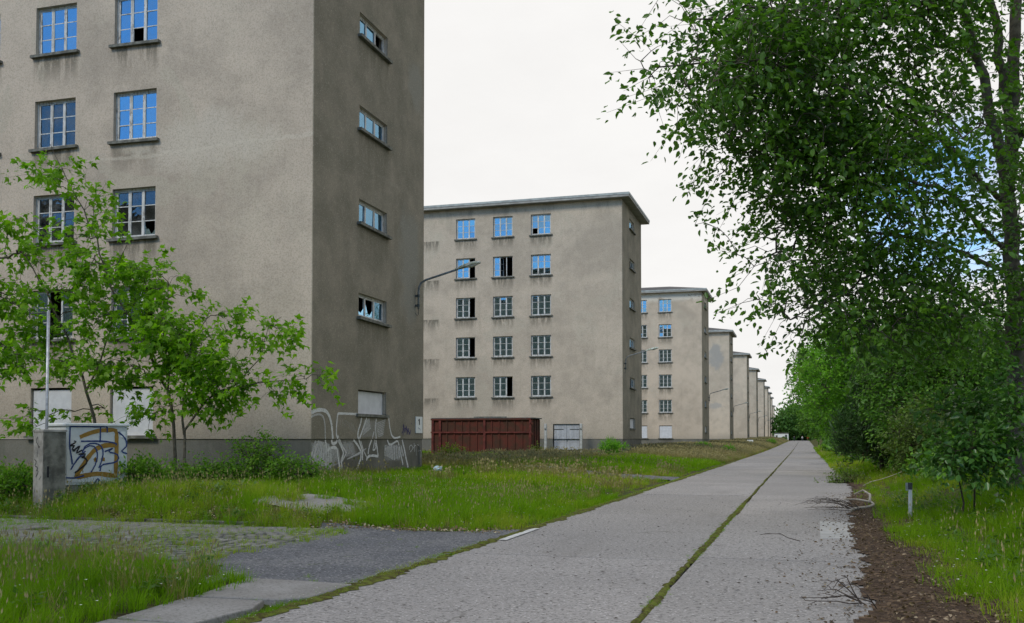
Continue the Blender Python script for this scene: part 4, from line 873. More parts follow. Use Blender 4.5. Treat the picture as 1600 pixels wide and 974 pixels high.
make_tree('maple_sapling', 'spreading maple sapling stretching its right branches across the bare wall', 'tree', [([sb[2], A_(288, 670, 24.4), A_(305, 640, 24.3), A_(345, 610, 24.2), A_(400, 598, 24.1), A_(475, 592, 24)], .045, .006), ([A_(288, 680, 24.4), A_(286, 610, 24.4), A_(300, 540, 24.4), A_(330, 480, 24.3)], .035, .008), ([A_(370, 600, 24.2), A_(408, 560, 24.1), A_(420, 510, 24.1), A_(440, 495, 24)], .015, .005)],
          blob_points([(320, 560, 24.3, 72, 45), (345, 500, 24.3, 28, 18), (370, 590, 24.2, 60, 26), (420, 598, 24.1, 48, 12), (430, 512, 24, 20, 18, 2), (412, 540, 24.1, 12, 18), (470, 590, 24, 25, 7, 3), (300, 620, 24.3, 50, 22), (330, 610, 24.2, 45, 28), (425, 630, 24.1, 20, 8), (270, 560, 24.4, 40, 30, .7)], 265, g1, .14), MP, .19, 11, L_map, g1, 'saplings along the nearest block', spray=.42, droop=.5, tip=.004, facing=.8)
def shrub(name, label, x, d, wpx, hpx, n, leaf, size, nl, mat, group=None, lean=0, stems=5, spray=.3, cat='shrub', droop=.2, hang=.55, bark=None, upright=False):
    b_ = base_at(x, d); ground_y = proj(b_)[1]; S = []
    for k in range(stems):
        a = (k/(stems-1)-.5)*2 if stems > 1 else 0; tx = x+a*wpx*.7+g1.normal()*4; S.append(([b_+RT*a*.12, at(x+a*wpx*.35+g1.normal()*3, ground_y-hpx*.8, d+g1.normal()*.15), at(tx+lean, ground_y-hpx*(1.5-.4*abs(a)), d+g1.normal()*.25)], .018+.0009*hpx*d/30, .006))
    P = blob_points([(x+lean*.5, ground_y-hpx*(1-hang*.1), d, wpx, hpx), (x-wpx*.4, ground_y-hpx*.7, d, wpx*.5, hpx*.6), (x+wpx*.4+lean*.5, ground_y-hpx*.75, d, wpx*.55, hpx*.6)], n, g1); P[:, 2] = np.maximum(P[:, 2], zg(P[:, 0], P[:, 1])+.08)
    return make_tree(name, label, cat, S, P, leaf, size, nl, mat, g1, group, bark or M['twig'], spray, droop, .003, .7, 'foliage', upright)
rb = 'wild bushes along the nearest block'
shrub('rose_bush', 'wild rose bush with arching stems near the graffiti corner', 462, 23.8, 34, 26, 240, SL, .095, 12, L_rose, rb)
shrub('rose_bush', 'tall thin rose bush standing clear against the plinth', 405, 24.2, 38, 46, 240, SL, .095, 12, L_rose, rb, stems=7)
shrub('rose_bush', 'low dark bush at the feet of the maple saplings', 300, 23.4, 48, 22, 230, SL, .095, 12, L_rose, rb)
shrub('nettle_clump', 'rank nettle clump beside the white cabinet', 222, 21.6, 28, 24, 190, SL, .10, 11, L_rose, rb, upright=True, cat='plant')
shrub('nettle_clump', 'rank weed clump left of the concrete pillar', 22, 20.5, 32, 22, 190, SL, .10, 11, L_rose, rb, upright=True, cat='plant')
shrub('rose_bush', 'small leafy bush between sapling stems and rose bush', 348, 23.6, 30, 24, 170, SL, .095, 12, L_rose, rb)
vb = 'weeds on the far verge'
shrub('yellow_weed', 'yellow flowering weed in the grass before the container', 706, 53, 22, 12, 90, SL, .13, 9, leafmat('yellow_weed_leaf', (.10, .15, .02), (.17, .22, .025), (.38, .36, .02), .4), vb, cat='plant', upright=True)
shrub('yellow_weed', 'second smaller yellowish weed at the container end', 836, 62, 12, 11, 50, SL, .13, 9, leafmat('weed_leaf', (.09, .13, .03), (.13, .16, .03), (.28, .26, .05), .4), vb, cat='plant', upright=True)
shrub('broom_bush', 'dense upright green bush beside the plinth of the second block', 957, 66, 19, 12, 150, NE, .34, 12, L_elm, vb, upright=True, cat='shrub')
shrub('broom_bush', 'round green bush on the dry verge before the third block', 1098, 100, 14, 5.5, 70, NE, .4, 12, L_elm, vb, upright=True)
shrub('broom_bush', 'small green bush close to the road past the second block', 1138, 92, 9, 6, 60, NE, .4, 12, L_elm, vb, upright=True)
shrub('broom_bush', 'faint green bush on the verge far along the row', 1205, 190, 7, 4.5, 40, NE, .6, 10, L_elm, vb, upright=True)

# ---- wood on the right
wd_ = 'trees lining the right side of the road'
def tree_px(name, label, x, d, blobs, n, leaf, size, nl, mat, r=.16, group=wd_, spray=.6, lean=0, **kw):
    b_ = base_at(x, d); top = min(q_[1]-q_[4] for q_ in blobs); gy_ = proj(b_)[1]; S = [([b_, at(x+lean*.3, gy_-(gy_-top)*.35, d), at(x+lean*.7, gy_-(gy_-top)*.65, d), at(x+lean, top+8, d)], r, r*.15)]
    for q_ in blobs[:5]: S.append(([at(x+lean*.4, gy_-(gy_-top)*.4, d), at((x+lean*.4+q_[0])/2, (gy_-(gy_-top)*.45+q_[1])/2, (d+q_[2])/2), at(q_[0], q_[1], q_[2])], r*.4, r*.08))
    P = blob_points(blobs, n, g1); return make_tree(name, label, 'tree', S, P, leaf, size, nl, mat, g1, group, spray=spray, **kw)
tree_px('broadleaf_tree', 'bright green rounded tree overhanging the road edge beyond the bank', 1405, 46, [(1305, 560, 45, 54, 46), (1276, 600, 44, 32, 40), (1335, 600, 45, 52, 66), (1318, 652, 44, 38, 28), (1355, 540, 46, 50, 45), (1310, 520, 46, 35, 25)], 1300, SL, .17, 15, L_elm, .2, spray=.55)
tree_px('copper_tree', 'thin dark leaved tree edging out over the road', 1372, 60, [(1246, 600, 60, 10, 26, .5), (1246, 626, 59, 10, 12, .6), (1262, 570, 60, 18, 30)], 200, SL, .2, 12, L_dark, .12, spray=.5)
tree_px('conifer_bush', 'dark dense juniper like bush at the foot of the wood', 1378, 42, [(1370, 640, 42, 38, 48), (1345, 680, 41, 38, 28), (1395, 675, 42, 34, 34), (1368, 600, 42, 24, 28), (1355, 705, 41, 42, 16), (1405, 708, 41, 38, 16)], 900, NE, .36, 16, L_con, .1, spray=.5, upright=True)
tree_px('dark_tree', 'dark green tree between juniper bush and poplar trunk', 1440, 40, [(1430, 560, 40, 70, 62), (1405, 600, 39, 45, 50), (1470, 600, 39, 55, 60), (1450, 520, 40, 48, 38), (1420, 650, 38, 50, 40)], 1600, SL, .17, 15, L_dark, .18, spray=.8)
tree_px('dark_tree', 'dark green tree rising behind the poplar trunk at the frame edge', 1560, 38, [(1550, 560, 38, 70, 70), (1600, 600, 37, 60, 70), (1520, 610, 37, 50, 60), (1640, 520, 38, 60, 70), (1570, 660, 36, 60, 35)], 1600, SL, .17, 15, L_dark, .18, spray=.8)
tree_px('broadleaf_tree', 'light green tree lit at the far bend of the wood', 1318, 110, [(1266, 655, 110, 12, 18), (1280, 640, 112, 16, 26), (1278, 668, 110, 12, 9)], 420, SL, .34, 14, leafmat('lime_leaf', (.07, .16, .02), (.11, .22, .03), (.17, .3, .04), .45), .15, spray=.8)
tree_px('broadleaf_tree', 'dark tree leaning over the brown bank behind the bright tree', 1345, 80, [(1292, 610, 80, 28, 45), (1290, 652, 78, 16, 20), (1310, 640, 80, 25, 40)], 600, SL, .27, 14, L_dark, .2, spray=1)
shrub('leafy_shrub', 'low yellow green shrub with tiered leaves below the dark tree', 1445, 35, 58, 58, 520, SL, .15, 11, leafmat('tiered_leaf', (.06, .11, .018), (.10, .16, .026), (.17, .23, .04), .4, .35), 'undergrowth by the right bank', stems=6, spray=.5)
shrub('leafy_shrub', 'shadowed shrub behind the poplar trunk foot', 1560, 34, 75, 62, 520, SL, .15, 11, L_dark, 'undergrowth by the right bank', stems=6, spray=.5)
shrub('leafy_shrub', 'small pale shrub at the road edge under the juniper', 1318, 36, 26, 13, 130, SL, .12, 10, leafmat('pale_shrub_leaf', (.08, .13, .03), (.13, .19, .04), (.22, .28, .08), .4), 'undergrowth by the right bank', stems=5, spray=.4)
def sucker(label, x, d, blobs, n):
    b_ = base_at(x, d); S = [([b_, at(x, blobs[0][1]+10, d), at(blobs[0][0], blobs[0][1]-5, blobs[0][2])], .02, .006)]+[([at(x, blobs[0][1]+12, d), at(q_[0], q_[1], q_[2])], .012, .004) for q_ in blobs[1:]]
    make_tree('poplar_sucker', label, 'shrub', S, blob_points(blobs, n, g1), OV, .15, 10, L_suck, g1, 'undergrowth by the right bank', M['twig'], .35, .35, .003, .8, 'foliage')
sucker('broad leaved sucker shoot above the grass left of the poplar trunk', 1500, 17.8, [(1520, 695, 17.6, 58, 24), (1490, 716, 17.5, 34, 16), (1552, 722, 17.5, 45, 20)], 125)
sucker('broad leaved shoot with lime green tips higher up', 1520, 18.6, [(1490, 635, 18.4, 52, 14), (1540, 630, 18.4, 50, 16), (1445, 640, 18.2, 18, 7)], 62)
sucker('broad leaved shoot crossing in front of the poplar trunk', 1625, 17.2, [(1590, 600, 17, 25, 26), (1610, 680, 17, 34, 28), (1588, 640, 17, 18, 14)], 60)
# wood that reads as one mass behind and far down the road
P = []; Vw = []
def mass(n, xr, yr_, hfun):
    x_ = g1.uniform(*xr, n); y_ = yr_[0]+(yr_[1]-yr_[0])*g1.random(n)**1.2; h_ = hfun(x_, y_); z_ = zg(x_, y_)+h_*g1.random(n)**.75; return np.stack([x_, y_, z_], 1)
P = np.concatenate([mass(14000, (10, 24), (30, 75), lambda x, y: 4.2+3.0*vn(x, y, .16)), mass(6500, (7.5, 22), (75, 200), lambda x, y: 7+7*vn(x, y, .1)), mass(3500, (5, 26), (200, 420), lambda x, y: 9+9*vn(x, y, .07)), mass(3000, (-9.3, 30), (425, 470), lambda x, y: 7+9*vn(x, y, .07)), mass(700, (-9.3, 20), (424, 430), lambda x, y: 3+0*x)])
n = len(P); dd = np.linalg.norm(P[:, :2], axis=1)
Vl, Fl = place(SL, np.repeat(P, 4, 0)+g1.standard_normal((n*4, 3))*np.repeat(.25+dd*.003, 4)[:, None], g1.standard_normal((n*4, 3)), np.array([0, 0, .6])+g1.standard_normal((n*4, 3))*.5, np.repeat(.17+dd*.0036, 4)*g1.uniform(.7, 1.3, n*4))
fw_ = link('woodland', mesh_np('woodland', Vl, Fl, L_far, attr=np.repeat(np.clip(g1.random(n*4)*.6+.4*np.repeat(vn(P[:, 0], P[:, 1], .15), 4), 0, 1), 4))); tag(fw_, 'dense green woodland behind the roadside trees', 'woodland', kind='stuff')
Pu = np.concatenate([mass(2600, (3.4, 8), (29, 60), lambda x, y: np.clip((x-2.9)*.55, .4, 2.4)*(.5+.9*vn(x, y, .5))), mass(2200, (2.9, 8), (60, 160), lambda x, y: np.clip((x-2.3)*.9, .4, 3.5)*(.5+.9*vn(x, y, .3)))]); n = len(Pu); dd = np.linalg.norm(Pu[:, :2], axis=1)
Vl, Fl = place(SL, np.repeat(Pu, 5, 0)+g1.standard_normal((n*5, 3))*np.repeat(.12+dd*.002, 5)[:, None], g1.standard_normal((n*5, 3)), np.array([0, 0, .7])+g1.standard_normal((n*5, 3))*.45, np.repeat(.10+dd*.0032, 5)*g1.uniform(.7, 1.3, n*5))
tag(link('undergrowth', mesh_np('undergrowth', Vl, Fl, L_dark, attr=np.repeat(g1.random(n*5), 4))), 'low bramble undergrowth filling the foot of the wood', 'undergrowth', kind='stuff')
tree_px('far_tree', 'bluish green tree where the road ends beside the last block', 1222, 400, [(1226, 662, 400, 14, 16), (1216, 668, 400, 10, 12), (1238, 655, 400, 12, 22)], 330, SL, 1.3, 9, L_far, .3, spray=3)
tree_px('far_tree', 'second bluish tree at the road end, next to the bright wood', 1247, 430, [(1246, 660, 430, 13, 20), (1252, 668, 430, 10, 12)], 260, SL, 1.3, 9, L_far, .3, spray=3)

# ---- fallen wood
def twig_pile(name, label, x, y, n, spread, mat, L, big=None, seed=1):
    r_ = np.random.default_rng(seed); r0 = ray(x, y); p = CP+r0*((0.02-1.6)/r0[2]); o = thing(name, label, 'branch', (p[0], p[1], .02)); mb = MB()
    for k in range(n):
        a = r_.uniform(-.5, .5)+math.pi; l_ = L*r_.uniform(.4, 1); s_ = np.array([r_.normal()*spread*.4, r_.normal()*spread, .02]); pts = [s_]; hh = r_.uniform(.0, .34)
        for q_ in range(1, 5): pts.append(s_+np.array([math.cos(a)*l_*q_/4, math.sin(a)*l_*q_/4*1.6, hh*math.sin(q_/4*2.6)*.8])+r_.standard_normal(3)*.03*np.array([1, 1, .4])); pts[-1][2] = max(pts[-1][2], .006)
        mb.tube(pts, np.linspace(.007, .0025, 5), 4)
        for q_ in (2, 3):
            d2 = np.array([math.cos(a+r_.choice([-.8, .8])), math.sin(a+r_.choice([-.8, .8])), r_.uniform(-.1, .3)])*.35*l_*r_.random(); e_ = pts[q_]+d2; e_[2] = max(e_[2], .006); mb.tube([pts[q_], (pts[q_]+e_)/2+r_.standard_normal(3)*.02, e_], [.005, .004, .002], 3)
    mb.build('twigs', mat, o)
    if big is not None:
        for pts in big: MB().tube(pts, np.linspace(.035, .018, len(pts)), 7).build('stick', M['pale_stick'], o, True)
    return o
twig_pile('fallen_branch', 'fallen branch with pale curved wood and dark twigs on the road edge', 1335, 797, 17, .36, M['twig'], 1.35, [[(-.1, -.55, .03), (.02, -.4, .06), (.3, -.2, .09), (.42, .1, .12), (.38, .4, .16), (.1, .6, .2), (-.2, .7, .2)], [(.35, .4, .15), (.38, .8, .3), (.25, 1.2, .38), (.05, 1.0, .3)]], 3)
twig_pile('dead_twig', 'single curved dark twig lying on the road surface', 1250, 848, 1, .02, M['twig'], .62, None, 12)
twig_pile('brushwood', 'thin brushwood scattered on the road beside the leaf mould', 1352, 948, 7, .2, M['twig'], .6, None, 5)
def bigstick(label, pts, r0): 
    o = thing('dead_stick', label, 'branch', tuple(pts[0])); MB().tube([np.array(p)-np.array(pts[0]) for p in pts], np.linspace(r0, r0*.4, len(pts)), 6).build('shaft', M['pale_stick'], o, True)
q = [at(1345+k*16, y_, 33-k*.1) for k, y_ in enumerate((748, 742, 738, 729, 727))]; bigstick('grey dead stick lying in the bank grass above the marker post', [np.array([p_[0], p_[1], float(zg(p_[0], p_[1]))+.12+.06*k_]) for k_, p_ in enumerate(q)], .014)
# ---- scattered dead leaves (counted by nobody)
n = 8000; yy = 5+26*g1.random(n)**1.6; xx = lit_edge(yy)+g1.normal(.55, .55, n); k_ = xx < 3.6; xx, yy = xx[k_], yy[k_]; zz = np.where(xx < 1.8, lit_z(xx, yy)+.03, np.maximum(zg(xx, yy), .0)+.05)+g1.random(len(xx))*.02; zz = np.where(xx < lit_edge(yy), .012, zz)
D = g1.standard_normal((len(xx), 3)); D[:, 2] *= .25; Nn_ = np.array([0, 0, 1.])+g1.standard_normal((len(xx), 3))*.45
Vl, Fl = place(OV, np.stack([xx, yy, zz], 1), D, Nn_, g1.uniform(.012, .062, len(xx)))
tag(link('dead_leaves', mesh_np('dead_leaves', Vl, Fl, leafmat('dry_leaf', (.085, .058, .036), (.15, .10, .06), (.38, .30, .20), .2, .2), attr=np.repeat(g1.random(len(xx))**1.9, 7))), 'dry brown leaves strewn over the leaf mould', 'leaves', kind='stuff')
n = 900; xx = g1.uniform(-4.5, 1, n); yy = 6+24*g1.random(n)**1.5; D = g1.standard_normal((n, 3)); D[:, 2] *= .05
Vl, Fl = place(SL, np.stack([xx, yy, np.full(n, .009)], 1), D, np.array([0, 0, 1.])+g1.standard_normal((n, 3))*.2, g1.uniform(.02, .06, n)); tag(link('road_debris', mesh_np('road_debris', Vl, Fl, M['twig'])), 'tiny dark leaf scraps scattered on the road', 'litter', kind='stuff')

# ================================================================== GRASS
def tuft(nb, hgt, spread, wid, lean, seed, heads=0, curl=.5, flowers=0):
    """one clump of tapering blades; material slot 0 = blades, 1 = seed heads, 2 = flowers"""
    r_ = np.random.default_rng(seed); V = []; F = []; mi = []
    for k in range(nb+heads):
        hd = k >= nb; a = r_.random()*6.283; rr = spread*math.sqrt(r_.random()); p = np.array([math.cos(a)*rr, math.sin(a)*rr, -.02]); a2 = a+r_.normal()*.9; dr = np.array([math.cos(a2), math.sin(a2), 0]); sd = np.array([-dr[1], dr[0], 0]); h_ = hgt*r_.uniform(.5, 1.1)*(1.35 if hd else 1); ln = lean*r_.uniform(.2, 1.1)*h_*(.6 if hd else 1); w0 = wid*(.3 if hd else r_.uniform(.6, 1.1)); o = len(V); m_ = 3
        for q_ in range(m_+1):
            s_ = q_/m_; c = p+dr*ln*s_**2+np.array([0, 0, h_*(s_-curl*.25*s_**3)]); w_ = w0*(1-s_**2*.9)
            V += [c-sd*w_/2, c+sd*w_/2]
            if q_: F.append((o+2*q_-2, o+2*q_-1, o+2*q_+1, o+2*q_)); mi.append(0 if not hd else 1)
        if hd:
            o = len(V); V += [c-dr*.006, c+sd*wid*1.1+np.array([0, 0, h_*.07]), c+np.array([0, 0, h_*.18])+dr*.01, c-sd*wid*1.1+np.array([0, 0, h_*.07])]; F.append((o, o+1, o+2, o+3)); mi.append(1)
    for k in range(flowers):
        a = r_.random()*6.283; c = np.array([math.cos(a)*spread*.8, math.sin(a)*spread*.8, hgt*r_.uniform(.7, 1)]); o = len(V); s_ = .010; V += [c+np.array(q_)*s_ for q_ in ((-1, -1, 0), (1, -1, .3), (1, 1, 0), (-1, 1, .3))]; F.append((o, o+1, o+2, o+3)); mi.append(2)
    return V, F, mi
G_fresh = leafmat('fresh_grass', (.075, .165, .005), (.155, .285, .008), (.29, .335, .035), .5, .1, .6, True)
G_dry = leafmat('drying_grass', (.13, .155, .03), (.21, .19, .06), (.32, .255, .10), .35, .2, .6, True)
G_head = simple('seed_heads', (.30, .26, .11), .9, .3, 5); G_flow = simple('daisy_petals', (.70, .70, .62), .8, .1, 5)
def proto(nm, args, blade):
    V, F, mi = tuft(*args[0], **args[1]); me = bpy.data.meshes.new(nm); me.from_pydata([tuple(v) for v in V], [], F); me.materials.append(blade); me.materials.append(G_head); me.materials.append(G_flow); me.polygons.foreach_set('material_index', mi); me.update(); return bpy.data.objects.new(nm, me)
def protos(nm, specs, blade): return [proto(nm+'_tuft', s_, blade) for s_ in specs]
def scatter(name, label, P, scl, tint, prs, cat='grass'):
    me = bpy.data.meshes.new(name); me.vertices.add(len(P)); me.vertices.foreach_set('co', np.asarray(P, np.float32).ravel())
    for nm, v in (('scl', scl), ('tint', tint), ('rot', g1.random(len(P))*6.283)):
        a = me.attributes.new(nm, 'FLOAT', 'POINT'); a.data.foreach_set('value', np.asarray(v, np.float32))
    o = link(name, me); tag(o, label, cat, kind='stuff')
    ng = bpy.data.node_groups.new(name, 'GeometryNodeTree'); ng.interface.new_socket('Geometry', in_out='INPUT', socket_type='NodeSocketGeometry'); ng.interface.new_socket('Geometry', in_out='OUTPUT', socket_type='NodeSocketGeometry')
    N_ = ng.nodes; gi = N_.new('NodeGroupInput'); go = N_.new('NodeGroupOutput'); m2 = N_.new('GeometryNodeMeshToPoints'); io = N_.new('GeometryNodeInstanceOnPoints'); gi2 = N_.new('GeometryNodeGeometryToInstance')
    for p_ in prs:
        oi = N_.new('GeometryNodeObjectInfo'); oi.inputs['Object'].default_value = p_; oi.inputs['As Instance'].default_value = True; ng.links.new(oi.outputs['Geometry'], gi2.inputs[0])
    def at_(nm): a = N_.new('GeometryNodeInputNamedAttribute'); a.data_type = 'FLOAT'; a.inputs[0].default_value = nm; return a.outputs[0]
    cx = N_.new('ShaderNodeCombineXYZ'); ng.links.new(at_('rot'), cx.inputs[2]); ri = N_.new('FunctionNodeRandomValue'); ri.data_type = 'INT'; ri.inputs[4].default_value = 0; ri.inputs[5].default_value = len(prs)-1
    ng.links.new(gi.outputs[0], m2.inputs[0]); ng.links.new(m2.outputs[0], io.inputs['Points']); ng.links.new(gi2.outputs[0], io.inputs['Instance']); io.inputs['Pick Instance'].default_value = True
    ng.links.new(ri.outputs[2], io.inputs['Instance Index']); ng.links.new(cx.outputs[0], io.inputs['Rotation']); ng.links.new(at_('scl'), io.inputs['Scale']); ng.links.new(io.outputs[0], go.inputs[0])
    md = o.modifiers.new('scatter', 'NODES'); md.node_group = ng; return o
def candidates(x0, x1, y0, y1, dens):
    n = int((x1-x0)*(y1-y0)*dens); x_ = g1.uniform(x0, x1, n); y_ = g1.uniform(y0, y1, n); px_, py_, d_ = proj(np.stack([x_, y_, zg(x_, y_)], 1)); k = (d_ > 3) & (px_ > -220) & (px_ < 1820) & (py_ < 1250); return x_[k], y_[k]
def on_hard(x_, y_):     # paved places where grass is only in cracks
    path = (x_ > -5.8) & (x_ < -4.75) & (y_ < 9.85) & (y_ > 5) & (vn(x_, y_, 1.7) < .82)
    cob = (y_ > 11.15+(vn(x_, y_, 1)-.5)*.5) & (y_ < 15.45) & (x_ < -7.2)
    strip = (x_ < -8.3+(vn(x_, y_, 1.3)-.5)*.9) & (x_ > -10+(vn(x_, y_, 1.6)-.5)*.9) & (y_ < 19.1) & (y_ > 16.8) & (vn(x_, y_, 2.1) < .7)
    far_ = ((x_ > -9.4+vn(x_, y_, 1)*1.2) & (np.abs(y_-39.4-(vn(x_, y_, .6)-.5)*1.6) < 1.4)) | (((x_+11)/1.9)**2+((y_-40)/1.7)**2 < .45+vn(x_, y_, 1.1))
    return path | apron_in(x_, y_) | cob | strip | far_
def clear_of_blocks(x_, y_):
    k = np.ones(len(x_), bool)
    for cx_, cy_ in corners: k &= ~((x_ < cx_+.05) & (y_ > cy_-.05) & (y_ < cy_+9.2))
    k &= ~((x_ > cx0-.1) & (x_ < cx1+.1) & (y_ > cyf-.1) & (y_ < cyf+2.5)); return k
tall = protos('tall_grass', [((26, .34, .10, .010, .75, s_), dict()) for s_ in (1, 2, 3)]+[((22, .38, .09, .009, .6, 4), dict(heads=2))], G_fresh)
lawn = protos('short_grass', [((24, .15, .12, .009, .8, s_), dict(flowers=f_)) for s_, f_ in ((11, 0), (12, 0), (13, 0), (14, 1))], G_fresh)
dry = protos('dry_grass', [((16, .34, .13, .012, .6, s_), dict(heads=5)) for s_ in (21, 22, 23)], G_dry)
wide = protos('verge_grass', [((22, .32, .2, .022, .7, s_), dict(heads=1 if s_ == 33 else 0)) for s_ in (31, 32, 33)], G_fresh); wdry = protos('far_dry_grass', [((20, .36, .26, .03, .6, s_), dict(heads=7)) for s_ in (41, 42, 43)], G_dry)
broad = []
for s_ in range(3):
    r_ = np.random.default_rng(60+s_); n = 26; P_ = r_.standard_normal((n, 3))*np.array([.09, .09, .05])+np.array([0, 0, .13]); D_ = r_.standard_normal((n, 3))*np.array([1, 1, .3])+np.array([0, 0, .15])
    V_, F_ = place(SL, P_, D_, np.array([0, 0, 1.])+r_.standard_normal((n, 3))*.3, r_.uniform(.05, .11, n)); broad.append(bpy.data.objects.new('weed_tuft', mesh_np('weed_tuft', V_, F_, leafmat('weed_leaf_fresh', (.045, .10, .014), (.08, .16, .022), (.13, .21, .05), .4, .3, .45, True))))
def tone(x_, y_, bias=0): return np.clip(.12+bias+.75*(vn(x_, y_, .35)-.3)+.5*(vn(x_+31, y_, 1.1)-.4)+.35*g1.random(len(x_)), 0, 1)
# left: near
x_, y_ = candidates(-28, -4.5, 4, 27, 62); hard = on_hard(x_, y_); edge = (x_ > -5.0-.35*vn(y_, y_*0, 1.2)) & (y_ > 17); keep = ~hard & clear_of_blocks(x_, y_) & ~((x_ > -4.9) & (y_ > 17.2)) & ~((x_ > -4.8) & (g1.random(len(x_)) < .6)); keep &= g1.random(len(x_)) < .35+.65*sm(vn(x_+5, y_, .75)+.3*vn(x_, y_+9, 2.2)+.5*(y_ < 11), .3, .62); x_, y_ = x_[keep], y_[keep]
lush = (sm(vn(x_, y_, .33), .3, .62)*.75+.25*(y_ < 10.5)+.5*sm(y_, 23.5, 26)*(x_ < -13)); lush = np.where((y_ < 10.6) & (x_ < -6.1), np.maximum(lush, .8), lush); lush = np.where(x_ > -5.6, lush*.35, lush)
tl = g1.random(len(x_)) < lush; near_edge = sm(-x_, 4.7, 5.6)
P_ = np.stack([x_, y_, zg(x_, y_)], 1)
scatter('tall_grass', 'tall rank green grass in the verge before the nearest block', P_[tl], (.55+.55*g1.random(tl.sum()))*(.55+.45*near_edge[tl])*(1-.12*(y_[tl] < 11)), tone(x_[tl], y_[tl]), tall)
s2 = ~tl; scatter('short_grass', 'short weedy lawn grass with daisies before the nearest block', P_[s2], .8+.6*g1.random(s2.sum()), tone(x_[s2], y_[s2], .18), lawn)
x6, y6 = candidates(-22, -5.2, 4.5, 27, 9); k6 = ~on_hard(x6, y6) & (g1.random(len(x6)) < .15+.85*sm(vn(x6, y6, .45), .52, .75)); x6, y6 = x6[k6], y6[k6]
scatter('straw_grass', 'straw coloured dry stems thinly mixed through the near verge', np.stack([x6, y6, zg(x6, y6)], 1), .55+.5*g1.random(len(x6)), .4+.6*g1.random(len(x6)), dry)
n = 1500; xx = g1.uniform(-13, -4.8, n); yy = 15.75+np.abs(g1.normal(0, .5, n)); k = g1.random(n) < .8; xx, yy = xx[k], yy[k]; n = len(xx); D = g1.standard_normal((n, 3)); D[:, 2] *= .3
Vl, Fl = place(OV, np.stack([xx, yy, zg(xx, yy)+.03+.03*g1.random(n)], 1), D, np.array([0, 0, 1.])+g1.standard_normal((n, 3))*.5, g1.uniform(.03, .08, n)); tag(link('verge_leaves', mesh_np('verge_leaves', Vl, Fl, leafmat('verge_dry_leaf', (.16, .10, .055), (.27, .19, .11), (.5, .43, .3), .2, .2), attr=np.repeat(g1.random(n), 7))), 'pale dead leaves caught at the edge of the asphalt apron', 'leaves', kind='stuff')
# grass in cracks of setts, apron edge, road edge
x_, y_ = candidates(-17, -4.6, 9.5, 17, 40); k = (((x_ < -7.3) & (y_ > 11) & (y_ < 15.5) & (vn(x_, y_, 1.1)*vn(x_+7, y_, 3.)*g1.random(len(x_)) > .07)) | (apron_in(x_, y_) & (vn(x_, y_, 2.)*g1.random(len(x_)) > .74)))
x5, y5 = candidates(-6.4, -4.65, 5, 10.1, 40); k5 = g1.random(len(x5)) < np.where((vn(x5, y5, 1.7) > .8) | (x5 < -5.95) | (np.abs(y5-8.55) < .1) | (np.abs(y5-7.35) < .1) | (x5 > -4.8), .9, .0); yr_ = 5+60*g1.random(2600)**1.5; xr_ = RL-.05+g1.normal(0, .05, 2600)-.03; x7 = np.full(900, RJ)+g1.normal(0, .035, 900); y7 = 5+24*g1.random(900)**1.3; k7 = vn(y7, y7*0, .7) > .3; x7, y7 = x7[k7], y7[k7]; x_ = np.concatenate([x_[k], xr_, x5[k5]]); y_ = np.concatenate([y_[k], yr_, y5[k5]]); k = ~((np.abs(y_-16) < 1.2) & (x_ > -4.9)); x_, y_ = x_[k], y_[k]
scatter('crack_grass', 'small grass tufts growing in paving cracks and along the road edge', np.stack([x_, y_, np.maximum(zg(x_, y_), -.02)], 1), (.25+.35*g1.random(len(x_)))*(1+.8*(x_ < -7.2)), tone(x_, y_, .25), lawn)
scatter('joint_grass', 'tiny grass and moss tufts along the middle joint of the road', np.stack([x7, y7, x7*0+.008], 1), .10+.14*g1.random(len(x7)), .3+.6*g1.random(len(x7)), lawn)
xw, yw = candidates(-20, -6.5, 15.7, 18, 14); k = g1.random(len(xw)) < sm(vn(xw, yw, .7), .4, .7); x2, y2 = candidates(-26, -14.5, 21, 26.5, 16); x3, y3 = candidates(2.0, 9, 9, 28, 5); x4, y4 = candidates(-18, -6, 5, 11, 1.3); xw = np.concatenate([xw[k], x2, x3, x4]); yw = np.concatenate([yw[k], y2, y3, y4]); k = ~on_hard(xw, yw); xw, yw = xw[k], yw[k]
scatter('broad_weeds', 'broad leaved weeds mixed into the grass and along the kerb', np.stack([xw, yw, zg(xw, yw)], 1), .5+.6*g1.random(len(xw)), tone(xw, yw, .1), broad, 'weeds')
# left: middle and far
x_, y_ = candidates(-40, -4.75, 27, 76, 13); k = ~on_hard(x_, y_) & clear_of_blocks(x_, y_) & (x_ < -4.9-.3*vn(y_, y_*0, .8)); x_, y_ = x_[k], y_[k]; dr_ = sm(vn(x_, y_, .14)*.8+.35*vn(x_, y_, .5)+.006*(y_-40), .55, .95)*.8; k = g1.random(len(x_)) < dr_; P_ = np.stack([x_, y_, zg(x_, y_)], 1); sc_ = (.6+.6*g1.random(len(x_)))*(.5+.5*sm(-x_, 4.8, 6))
scatter('verge_grass', 'green grass of the verge between the first two blocks', P_[~k], sc_[~k]*(.7+.5*sm(vn(x_[~k], y_[~k], .25), .4, .7)), tone(x_[~k], y_[~k], .12), wide); scatter('dry_grass', 'straw coloured seeding grass before the second block', P_[k], sc_[k]*1.1, tone(x_[k], y_[k]), wdry)
x_, y_ = candidates(-14, -4.8, 76, 330, 7); k = clear_of_blocks(x_, y_); x_, y_ = x_[k], y_[k]; k = (g1.random(len(x_)) < .78); P_ = np.stack([x_, y_, zg(x_, y_)], 1); sc_ = (.8+.7*g1.random(len(x_)))*(1+.002*y_)*(.5+.5*sm(-x_, 4.8, 7))
